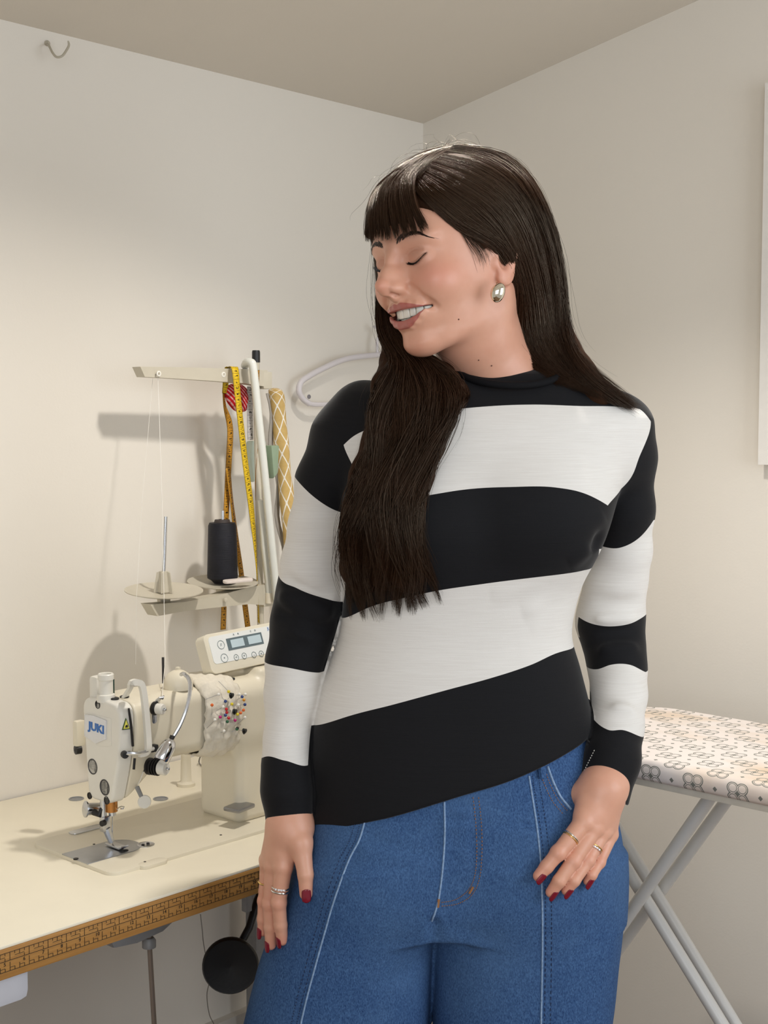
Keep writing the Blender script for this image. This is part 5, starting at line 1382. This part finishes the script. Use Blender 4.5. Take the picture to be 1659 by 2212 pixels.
def knit():
    m = MT('knit_jersey', (20, 20, 24), 0.8, 0, 0.25)
    m.b.inputs['Sheen Weight'].default_value = 0.15
    m.b.inputs['Sheen Roughness'].default_value = 0.4
    def white(name):
        a = m.attr(name)
        def band(lo, hi):
            g1 = m.math('GREATER_THAN', a, lo); g2 = m.math('LESS_THAN', a, hi); return m.math('MULTIPLY', g1, g2)
        return m.math('ADD', band(0.5, 1.5), band(2.5, 3.5))
    st, sl, sr = white('stripe_body'), white('stripe_sleeve_a'), white('stripe_sleeve_b')
    isl = m.math('LESS_THAN', m.attr('seam_a'), 0.0); isr = m.math('GREATER_THAN', m.attr('seam_b'), 0.0)
    mx = m.node('ShaderNodeMix'); mx.data_type = 'FLOAT'; m.link(isl, mx.inputs[0]); m.link(st, mx.inputs[2]); m.link(sl, mx.inputs[3])
    my = m.node('ShaderNodeMix'); my.data_type = 'FLOAT'; m.link(isr, my.inputs[0]); m.link(mx.outputs[0], my.inputs[2]); m.link(sr, my.inputs[3])
    w = my.outputs[0]
    co = m.coord(); slub = m.noise(m.mapping(co, (6, 6, 260)), 4.0, 4, .6); fine = m.noise(co, 900, 2)
    cw = m.mix(slub, (216, 210, 203), (238, 235, 230)); cb = m.mix(slub, (11, 11, 14), (19, 19, 23))
    m.color(m.mix(w, cb, cw))
    hgt = m.math('ADD', m.math('MULTIPLY', slub, .6), m.math('MULTIPLY', fine, .4)); m.bump(hgt, .22, .0012)
    return m.m
KNIT = knit()
sweater = link_mesh('sweater', v, q, KNIT, person, True, {'stripe_body': stripes(v, TB), 'stripe_sleeve_a': stripes(v, LB), 'stripe_sleeve_b': stripes(v, RB),
                    'seam_a': v[:, 0] - SEAM_L(v[:, 2]), 'seam_b': v[:, 0] - SEAM_R(v[:, 2])}, origin=PERSON_AT)
BLACKKNIT = plain('black_rib', (15, 15, 18), 0.85, 0, 0.2, bump=.3, scale=700)
# collar band
cc = []
for k in range(60):
    a = 2 * math.pi * k / 60; base = aty(1096, 820, 1.150)
    p = base + np.array([.0690 * math.cos(a), .060 * math.sin(a), 0]); p[2] = NECK_P[2] - ((p[:2] - NECK_P[:2]) @ NECK_N[:2]) / NECK_N[2] - .0055
    cc.append(p)
MB().tube(cc, .0046, 10, closed=True).build('collar', BLACKKNIT, sweater, origin=PERSON_AT)
# ------------------------------------------------------------------ jeans
v, q = mesh_sdf(jeans_sdf, (-.26, 1.02, .005), (.38, 1.32, 1.03), .007, 1, 2)
def denim():
    m = MT('denim', (50, 90, 150), 0.85, 0, 0.2)
    co = m.coord(); fine = m.noise(m.mapping(co, (1, 1, .5)), 640, 3, .7); mid = m.noise(m.mapping(co, (1, 1, .30)), 130, 3, .65); big = m.noise(co, 7, 3)
    mr = m.node('ShaderNodeMapRange'); mr.inputs[1].default_value = .28; mr.inputs[2].default_value = .72; m.link(fine, mr.inputs[0])
    c = m.mix(mr.outputs[0], (22, 46, 88), (86, 122, 168)); c = m.mix(m.math('MULTIPLY', mid, .55), c, (34, 66, 114))
    mb_ = m.node('ShaderNodeMapRange'); mb_.inputs[1].default_value = .45; mb_.inputs[2].default_value = .75; m.link(big, mb_.inputs[0])
    c = m.mix(m.math('MULTIPLY', mb_.outputs[0], .30), c, (92, 126, 166))
    m.color(c); m.bump(m.math('ADD', fine, mid), .45, .0008)
    return m.m
DENIM = denim()
jeans = link_mesh('jeans', v, q, DENIM, person, True, origin=PERSON_AT)
EDGE = plain('denim_worn_edge', (128, 152, 182), .85, 0, .2, grain=.3, scale=300)
THREAD = plain('topstitch_thread', (150, 104, 66), .7, grain=.1)
NAVYTH = plain('navy_thread', (30, 44, 78), .8, grain=.1)
def surf_line(pts, n, d=0.0, f=jeans_sdf):
    p = hits(f, spline(pts, n)); vv = p - CAMP
    return p - vv / np.linalg.norm(vv, axis=1)[:, None] * d
def seam_tube(name, pts, n, r, material, d=0.0):
    return MB().tube(surf_line(pts, n, d), r, 6).build(name, material, jeans, origin=PERSON_AT)
def stitches(name, pts, n, r, material, duty=.62):
    mb = MB(); L = surf_line(pts, n * 3 + 1, .0004)
    for i in range(n): mb.tube([L[3 * i], L[3 * i + 1], L[3 * i + 1] + (L[3 * i + 2] - L[3 * i + 1]) * .6], r, 4)
    return mb.build(name, material, jeans, origin=PERSON_AT)
SIDE_L = [(788, 1775), (776, 1815), (752, 1862), (722, 1945), (703, 2010), (682, 2085), (662, 2160), (650, 2212), (640, 2260)]
SIDE_R = [(1143, 1676), (1150, 1720), (1160, 1785), (1168, 1860), (1171, 1930), (1172, 2010), (1171, 2110), (1169, 2212), (1168, 2260)]
FLY = [(960, 1732), (961, 1800), (957, 1870), (949, 1935), (941, 1968), (933, 1990)]
def shift(pts, dx, dy=0): return [(x + dx, y + dy) for x, y in pts]
for nm, pts in (('side_seam', SIDE_L), ('side_seam', SIDE_R), ('fly_seam', FLY)):
    seam_tube(nm, pts, 46, .0012, EDGE, .0002)
for pts, dx in ((SIDE_L, -9), (SIDE_L, -21), (SIDE_R, 7), (SIDE_R, 20)):
    stitches('topstitching', shift(pts, dx), 70, .00045, NAVYTH)
stitches('topstitching', [(1022, 1722), (1028, 1780), (1030, 1840), (1026, 1890), (1012, 1922), (985, 1943), (952, 1950)], 46, .0005, THREAD)
stitches('topstitching', [(1034, 1722), (1040, 1780), (1041, 1842), (1036, 1896), (1020, 1932), (990, 1952), (952, 1958)], 46, .0005, THREAD)
seam_tube('bar_tack', [(948, 1942), (946, 1960)], 4, .0016, THREAD, .0004)
seam_tube('bar_tack', [(1022, 1916), (1014, 1930)], 4, .0016, THREAD, .0004)
POCK = [(1183, 1655), (1196, 1690), (1212, 1722), (1234, 1748)]
seam_tube('pocket_edge', POCK, 16, .0015, EDGE, .0004)
stitches('topstitching', shift(POCK, -7, 5), 18, .00045, THREAD); stitches('topstitching', shift(POCK, -17, 11), 18, .00045, THREAD)
L = surf_line([(1168, 1640), (1172, 1680)], 6, .0025)
mb = MB()
for p in (0,): mb.tube(L, .0052, 8)
bl = mb.build('belt_loop', DENIM, jeans, origin=PERSON_AT); 
# contrast stitches on the cuff and moles on the skin
mb = MB()
for i in range(9):
    p = hits(sweater_sdf, [(1284 - 2.6 * i, 1620 + 5.2 * i), (1282.6 - 2.6 * i, 1622.6 + 5.2 * i)]); mb.tube([p[0] - np.array([0, .0006, 0]), p[1] - np.array([0, .0006, 0])], .0005, 4)
mb.build('cuff_stitching', plain('white_stitch', (225, 222, 214), .7), sweater, origin=PERSON_AT)
for px, py in ((991, 690), (1034, 778), (1062, 790)):
    p = hits(lambda P: head_neck_sdf(w2h(P)), [(px, py)])[0]
    bm = bmesh.new(); bmesh.ops.create_icosphere(bm, subdivisions=1, radius=.0010); MB()._bm(bm, p).build('mole', plain('mole_brown', (92, 56, 42), .6), body, origin=PERSON_AT)
# ------------------------------------------------------------------ hair
def ychain(rows, sy):
    """rows of (x, y, radius px, depth) -> a lock flattened front to back by sy"""
    P, R = arm(rows); P = [p * np.array([1, sy, 1]) for p in P]
    return lambda Q: sd_chain(Q * np.array([1, sy, 1]), P, R, .01)
CURT_N = ychain([(1100, 470, 84, 1.150), (1122, 540, 86, 1.155), (1150, 600, 62, 1.160), (1156, 660, 62, 1.165), (1168, 715, 60, 1.170), (1190, 765, 62, 1.165), (1235, 815, 52, 1.150), (1290, 850, 34, 1.120)], 1.25)
def lock(rows, sy):
    """a lock lying on the sweater: rows of (x, y, radius px, depth or None)"""
    out = []
    for x, y, r, Y in rows:
        if Y is None: Y = hit(sweater_sdf, x, y)[1] - .004
        out.append((x, y, r, Y))
    return ychain(out, sy)
CURT_F = [lock([(826, 560, 8, 1.165), (830, 650, 11, 1.160), (842, 720, 17, 1.145), (850, 780, 27, 1.120), (838, 835, 34, 1.095), (834, 890, 36, None), (822, 955, 38, None), (800, 1030, 44, None),
                (788, 1100, 46, None), (782, 1170, 46, None), (780, 1225, 44, None), (785, 1250, 36, None)], 2.0),
          lock([(962, 796, 10, 1.125), (972, 822, 20, 1.105), (965, 858, 32, None), (945, 900, 40, None), (918, 960, 40, None), (892, 1030, 42, None), (874, 1100, 42, None), (868, 1170, 44, None), (878, 1225, 42, None), (884, 1250, 34, None)], 2.0),
          lock([(856, 735, 12, 1.145), (885, 785, 20, 1.122), (905, 830, 34, 1.095), (890, 900, 44, None), (870, 960, 46, None), (845, 1040, 44, None), (830, 1110, 44, None), (826, 1180, 44, None), (832, 1240, 36, None)], 2.0)]
CURT_F.append(lock([(868, 742, 9, 1.142), (900, 770, 13, 1.135), (930, 785, 15, 1.130), (966, 802, 13, 1.120)], 2.0))
FR_C, FR_R = (.002, -.005, .036), (.0880, .1190, .1060)
def fringe_outer(P): return sd_ell(w2h(P), FR_C, FR_R)
def hairmass_sdf(P):
    L = w2h(P); x, y, z = L[..., 0], L[..., 1], L[..., 2]
    cap = sd_ell(L, (0, -.014, .042), (.0870, .1100, .1020))
    cut = (y - z - .004) * .707
    near = np.where(x < 0, cut, cut - .012)
    cap = smax(cap, near, .006)
    cap = smax(cap, -(z + .09), .01)
    cap = smax(cap, -sd_ell(L * np.array([1, 1, 1]), (-.080, .003, -.008), (.034, .0175, .030)), .008)      # room for the ear
    f = smin(cap, CURT_N(P), .03)
    # fringe: a sheet over the forehead
    fr = sd_ell(L, FR_C, FR_R) + .0015
    fr = smax(fr, -sd_ell(L, FR_C, tuple(r - .009 for r in FR_R)), .004)
    fr = smax(fr, .0570 - z, .004); fr = smax(fr, -(x + .010 + (.107 - z) * .45) * .9, .004); fr = smax(fr, .005 - y, .006)
    f = smin(f, fr, .012)
    for c in CURT_F: f = smin(f, c(P), .01)
    return f
v, q = mesh_sdf(hairmass_sdf, (-.12, .96, 1.09), (.34, 1.32, 1.71), .006, 1, 2)
def hair_material(name, spec=.12, rough=.6):
    m = MT(name, (36, 24, 19), rough, 0, spec)
    m.b.inputs['Specular Tint'].default_value = (1.0, .84, .62, 1)
    co = m.coord(); n = m.noise(m.mapping(co, (220, 220, 9)), 3.0, 3, .6); n2 = m.noise(co, 22, 2)
    c = m.mix(n, (19, 11, 7), (56, 34, 22)); c = m.mix(m.math('MULTIPLY', n2, .35), c, (70, 42, 27))
    m.color(c); m.bump(n, .5, .0012)
    return m.m
HAIRM = hair_material('dark_brown_hair')
hair = link_mesh('hair', v, q, HAIRM, person, True, origin=PERSON_AT)
def cover_sdf(P): return np.minimum(hairmass_sdf(P), sweater_sdf(P))
def sheet(guides, depths, ncol=40, nrow=26, f=None, lift=.0015):
    """guides: polylines in photo pixels from root to tip; returns a grid of places on the hair surface"""
    f = f or hairmass_sdf
    G = np.array([spline(g, nrow) for g in guides])                         # guide, row, 2
    u = np.linspace(0, len(guides) - 1, ncol)
    cols = np.array([spline(G[:, r], ncol) for r in range(nrow)]).transpose(1, 0, 2)
    if depths is None:
        p = hits(f, cols.reshape(-1, 2), .85, 1.30).reshape(ncol, nrow, 3)
        far = p[..., 1] > 1.285
        fix = np.median(p[..., 1][~far]) if (~far).any() else 1.15
        d = np.where(far, 1.165, p[..., 1])
    else:
        yy, YY = zip(*depths); d = np.interp(cols[..., 1], yy, YY)
        h_ = hits(f, cols.reshape(-1, 2), .85, 1.30).reshape(ncol, nrow, 3)[..., 1]
        d = np.where(cols[..., 1] > 800, np.minimum(h_, d + .2), d)
    for _ in range(4):                                                       # even out the depth
        e = d.copy(); e[1:-1] = (d[:-2] + 2 * d[1:-1] + d[2:]) / 4; e[:, 1:-1] = (e[:, :-2] + 2 * e[:, 1:-1] + e[:, 2:]) / 4; d = e
    Pw = np.array([[aty(cols[i, j, 0], cols[i, j, 1], d[i, j] - lift) for j in range(nrow)] for i in range(ncol)])
    return Pw
rng = np.random.default_rng(11)
STR = []
def strands(grid, n, r=.00034, jit=.0014, wave=0.0, waven=5.0, cut=.12, depth=.004, clump=18, trim=0.0, frizz=0.0, umin=0., umax=1., pull=0.0):
    nc, nr = grid.shape[:2]
    u = rng.uniform(umin, umax, n) * (nc - 1); i = np.minimum(u.astype(int), nc - 2); t = (u - i)[:, None, None]
    S = grid[i] * (1 - t) + grid[i + 1] * t                                   # n, rows, 3
    s = np.linspace(0, 1, nr)[None, :, None]
    end = rng.uniform(1 - cut, 1.0 + trim, n)[:, None]
    m = nr
    pos = np.linspace(0, 1, m)[None] * end * (nr - 1); k = np.clip(pos.astype(int), 0, nr - 2); tt = (pos - k)[..., None]
    a = np.arange(n)[:, None]
    S = S[a, k] * (1 - tt) + S[a, k + 1] * tt
    if pull:                                                                  # gather into tufts towards the tips
        cl = (u / (nc - 1) * clump); uc = np.clip((np.floor(cl) + .5 + .25 * np.sin(np.floor(cl) * 7.1)) / clump * (nc - 1), 0, nc - 1.001)
        ic = uc.astype(int); tc = (uc - ic)[:, None, None]; Sc = grid[ic] * (1 - tc) + grid[ic + 1] * tc
        Sc = Sc[a, k] * (1 - tt) + Sc[a, k + 1] * tt
        S = S + (Sc - S) * (pull * np.linspace(0, 1, m)[None, :, None] ** 1.3)
    s = np.linspace(0, 1, m)[None, :, None]
    c = (u / (nc - 1) * clump).astype(int); ph = np.sin(c * 12.9898) * 43758.5453 % 6.28
    o = rng.normal(0, 1, (n, 1, 3)) * jit * (.4 + s)
    o[..., 1] += -rng.uniform(0, depth, (n, 1))
    if wave:
        w = np.sin(s[..., 0] * waven * 6.28 + ph[:, None] + rng.normal(0, .14, (n, 1))) * wave * s[..., 0] ** .7
        o[..., 0] += w; o[..., 1] += .4 * w * np.cos(ph)[:, None]
    if frizz:
        b = rng.normal(0, 1, (n, 1, 3)) * frizz; o = o + b * s ** 1.5 + rng.normal(0, 1, (n, 1, 3)) * frizz * .5 * np.sin(s * 6)
    S = S + o
    rad = r * rng.uniform(.7, 1.2, (n, 1)) * (1 - .75 * np.linspace(0, 1, m)[None] ** 6)
    STR.append((S, rad))
def tubes(list_):
    V, Fq = [], []; off = 0
    for S, rad in list_:
        n, m = S.shape[:2]
        T = np.gradient(S, axis=1); T /= np.linalg.norm(T, axis=2)[..., None] + 1e-9
        a = np.cross(T, np.array([.23, .11, .97])); a /= np.linalg.norm(a, axis=2)[..., None] + 1e-6; b = np.cross(T, a)
        ring = [S + rad[..., None] * (math.cos(k * 2.0944) * a + math.sin(k * 2.0944) * b) for k in range(3)]
        R = np.stack(ring, 2)                                                # n, m, 3, 3
        V.append(R.reshape(-1, 3)); idx = off + np.arange(n * m * 3).reshape(n, m, 3)
        for k in range(3):
            k2 = (k + 1) % 3
            Fq.append(np.stack([idx[:, :-1, k], idx[:, :-1, k2], idx[:, 1:, k2], idx[:, 1:, k]], -1).reshape(-1, 4))
        off += n * m * 3
    return np.vstack(V), np.vstack(Fq)
NEAR = [[(897, 396), (903, 420), (935, 455), (985, 498), (1040, 524), (1072, 545), (1096, 584), (1103, 630), (1098, 690), (1118, 755), (1165, 805), (1205, 832)],
        [(903, 384), (935, 415), (995, 463), (1050, 500), (1098, 545), (1122, 620), (1122, 700), (1140, 765), (1190, 812), (1250, 842)],
        [(912, 370), (970, 402), (1040, 452), (1088, 505), (1122, 575), (1140, 655), (1148, 720), (1178, 778), (1235, 825), (1295, 858)],
        [(930, 354), (1000, 380), (1075, 428), (1120, 490), (1150, 575), (1168, 655), (1180, 720), (1208, 778), (1262, 830), (1330, 874)],
        [(952, 338), (1030, 358), (1100, 405), (1145, 470), (1175, 565), (1192, 655), (1204, 722), (1232, 780), (1285, 836), (1350, 880)],
        [(972, 325), (1060, 342), (1125, 390), (1166, 462), (1194, 555), (1208, 655), (1220, 722), (1248, 780), (1300, 836), (1368, 884)],
        [(988, 316), (1085, 333), (1148, 385), (1186, 462), (1205, 555), (1217, 655), (1231, 722), (1258, 780), (1312, 836), (1376, 886)]]
FRINGE = [[(945, 328), (910, 360), (895, 395), (905, 445), (929, 494)], [(935, 328), (895, 362), (876, 400), (884, 452), (905, 506)], [(925, 330), (880, 366), (855, 405), (857, 460), (868, 514)],
          [(915, 333), (865, 370), (836, 410), (832, 462), (838, 520)], [(905, 338), (850, 376), (818, 415), (808, 465), (812, 522)], [(897, 345), (838, 382), (803, 420), (789, 470), (793, 526)]]
TOPS = [[(1040, 318), (990, 322), (940, 345), (900, 385)], [(1010, 314), (970, 320), (925, 345), (893, 385)], [(985, 316), (940, 326), (885, 352), (840, 388)], [(970, 318), (920, 332), (865, 362), (815, 408)]]
FAR = [[(800, 505), (812, 580), (816, 650), (822, 720), (838, 775), (818, 825), (805, 880), (800, 945), (776, 1010), (752, 1080), (742, 1150), (734, 1220), (737, 1290)],
       [(806, 510), (817, 590), (822, 660), (832, 725), (855, 780), (842, 835), (832, 890), (822, 955), (800, 1025), (782, 1095), (772, 1165), (765, 1235), (772, 1312)],
       [(812, 515), (821, 600), (828, 670), (843, 732), (880, 785), (888, 840), (875, 895), (862, 960), (838, 1035), (820, 1105), (812, 1175), (812, 1245), (822, 1318)],
       [(818, 520), (825, 605), (834, 680), (856, 740), (910, 788), (938, 842), (922, 900), (900, 962), (876, 1040), (858, 1108), (850, 1178), (860, 1248), (872, 1312)],
       [(822, 525), (828, 610), (840, 688), (868, 745), (935, 790), (975, 842), (960, 900), (930, 960), (905, 1035), (890, 1105), (884, 1178), (900, 1245), (912, 1300)],
       [(824, 530), (830, 615), (845, 692), (878, 748), (955, 792), (1008, 842), (995, 890), (955, 945), (928, 1010), (912, 1085), (908, 1160), (926, 1230), (940, 1285)]]
gN = sheet(NEAR, None, 40, 26, cover_sdf); gF = sheet(FRINGE, None, 30, 18, fringe_outer); gT = sheet(TOPS, None, 16, 14, lambda P: np.minimum(fringe_outer(P), hairmass_sdf(P)))
gC = sheet(FAR, [(480, 1.150), (700, 1.150), (780, 1.105), (850, 1.062)], 36, 34, cover_sdf, .003)
strands(gN, 3400, .00036, .0012, wave=.0022, waven=1.6, cut=.10, clump=26, depth=.005, pull=.25)
strands(gN, 500, .00034, .003, wave=.004, waven=2.2, cut=.06, clump=9, umin=.75, depth=.010)
strands(gF, 1500, .00034, .0008, wave=.0016, waven=1.0, cut=.10, clump=17, depth=.003, trim=0, pull=.55)
strands(gT, 1300, .00034, .0010, depth=.003, cut=.25)
SIDEB = [[(978, 478), (1002, 512), (1026, 552), (1036, 592)], [(995, 488), (1020, 516), (1042, 548), (1050, 578)], [(1015, 498), (1040, 516), (1058, 536), (1068, 552)]]
gS = sheet(SIDEB, None, 10, 12, lambda P: head_neck_sdf(w2h(P)), .0016)
strands(gS, 90, .00018, .0012, wave=.0015, waven=1.0, cut=.5, depth=.001)
strands(gC, 3900, .00036, .0009, wave=.0075, waven=3.4, cut=.20, clump=15, depth=.008, trim=.03, pull=.45)
strands(gC, 500, .00034, .0026, wave=.0085, waven=3.0, cut=.14, clump=7, depth=.016, umin=.0, umax=1.0)
for g_, n_ in ((gN, 60), (gC, 70), (gF, 14), (gT, 30)):
    strands(g_, n_, .00016, .003, wave=.004, waven=2.0, cut=.5, frizz=.012, depth=.006)
v, q = tubes(STR)
hs = link_mesh('hair_strands', v, q, hair_material('hair_strand_brown', .48, .24), hair, True, origin=PERSON_AT); hs['kind'] = 'stuff'
# earring: a polished silver dome
ear_at = w2h(aty(1075, 633, 1.060)); 
EARM = plain('earring_silver', (232, 224, 205), .08, 1.0, grain=.02, scale=200)
mb = MB(); n = np.array([.12, -.97, .1]); c = aty(1075, 632, 1.052)
R = Matrix(np.array([[.94, .12, .30], [.20, .55, -.78], [-.26, .82, .52]]).tolist())
bm = bmesh.new(); bmesh.ops.create_uvsphere(bm, u_segments=24, v_segments=14, radius=1)
for vv in bm.verts: vv.co = Vector((vv.co.x * .0084, vv.co.y * .0062, vv.co.z * .0118 * (1 + .12 * vv.co.x)))
mb._bm(bm, c, (0.1, .30, .12))
er = mb.build('earring', EARM, person, origin=PERSON_AT)
MB().tube([c + np.array([-.001, .003, .009]), c + np.array([-.001, .008, .013]), c + np.array([0, .013, .011])], .0011, 6).build('post', EARM, er, origin=PERSON_AT)
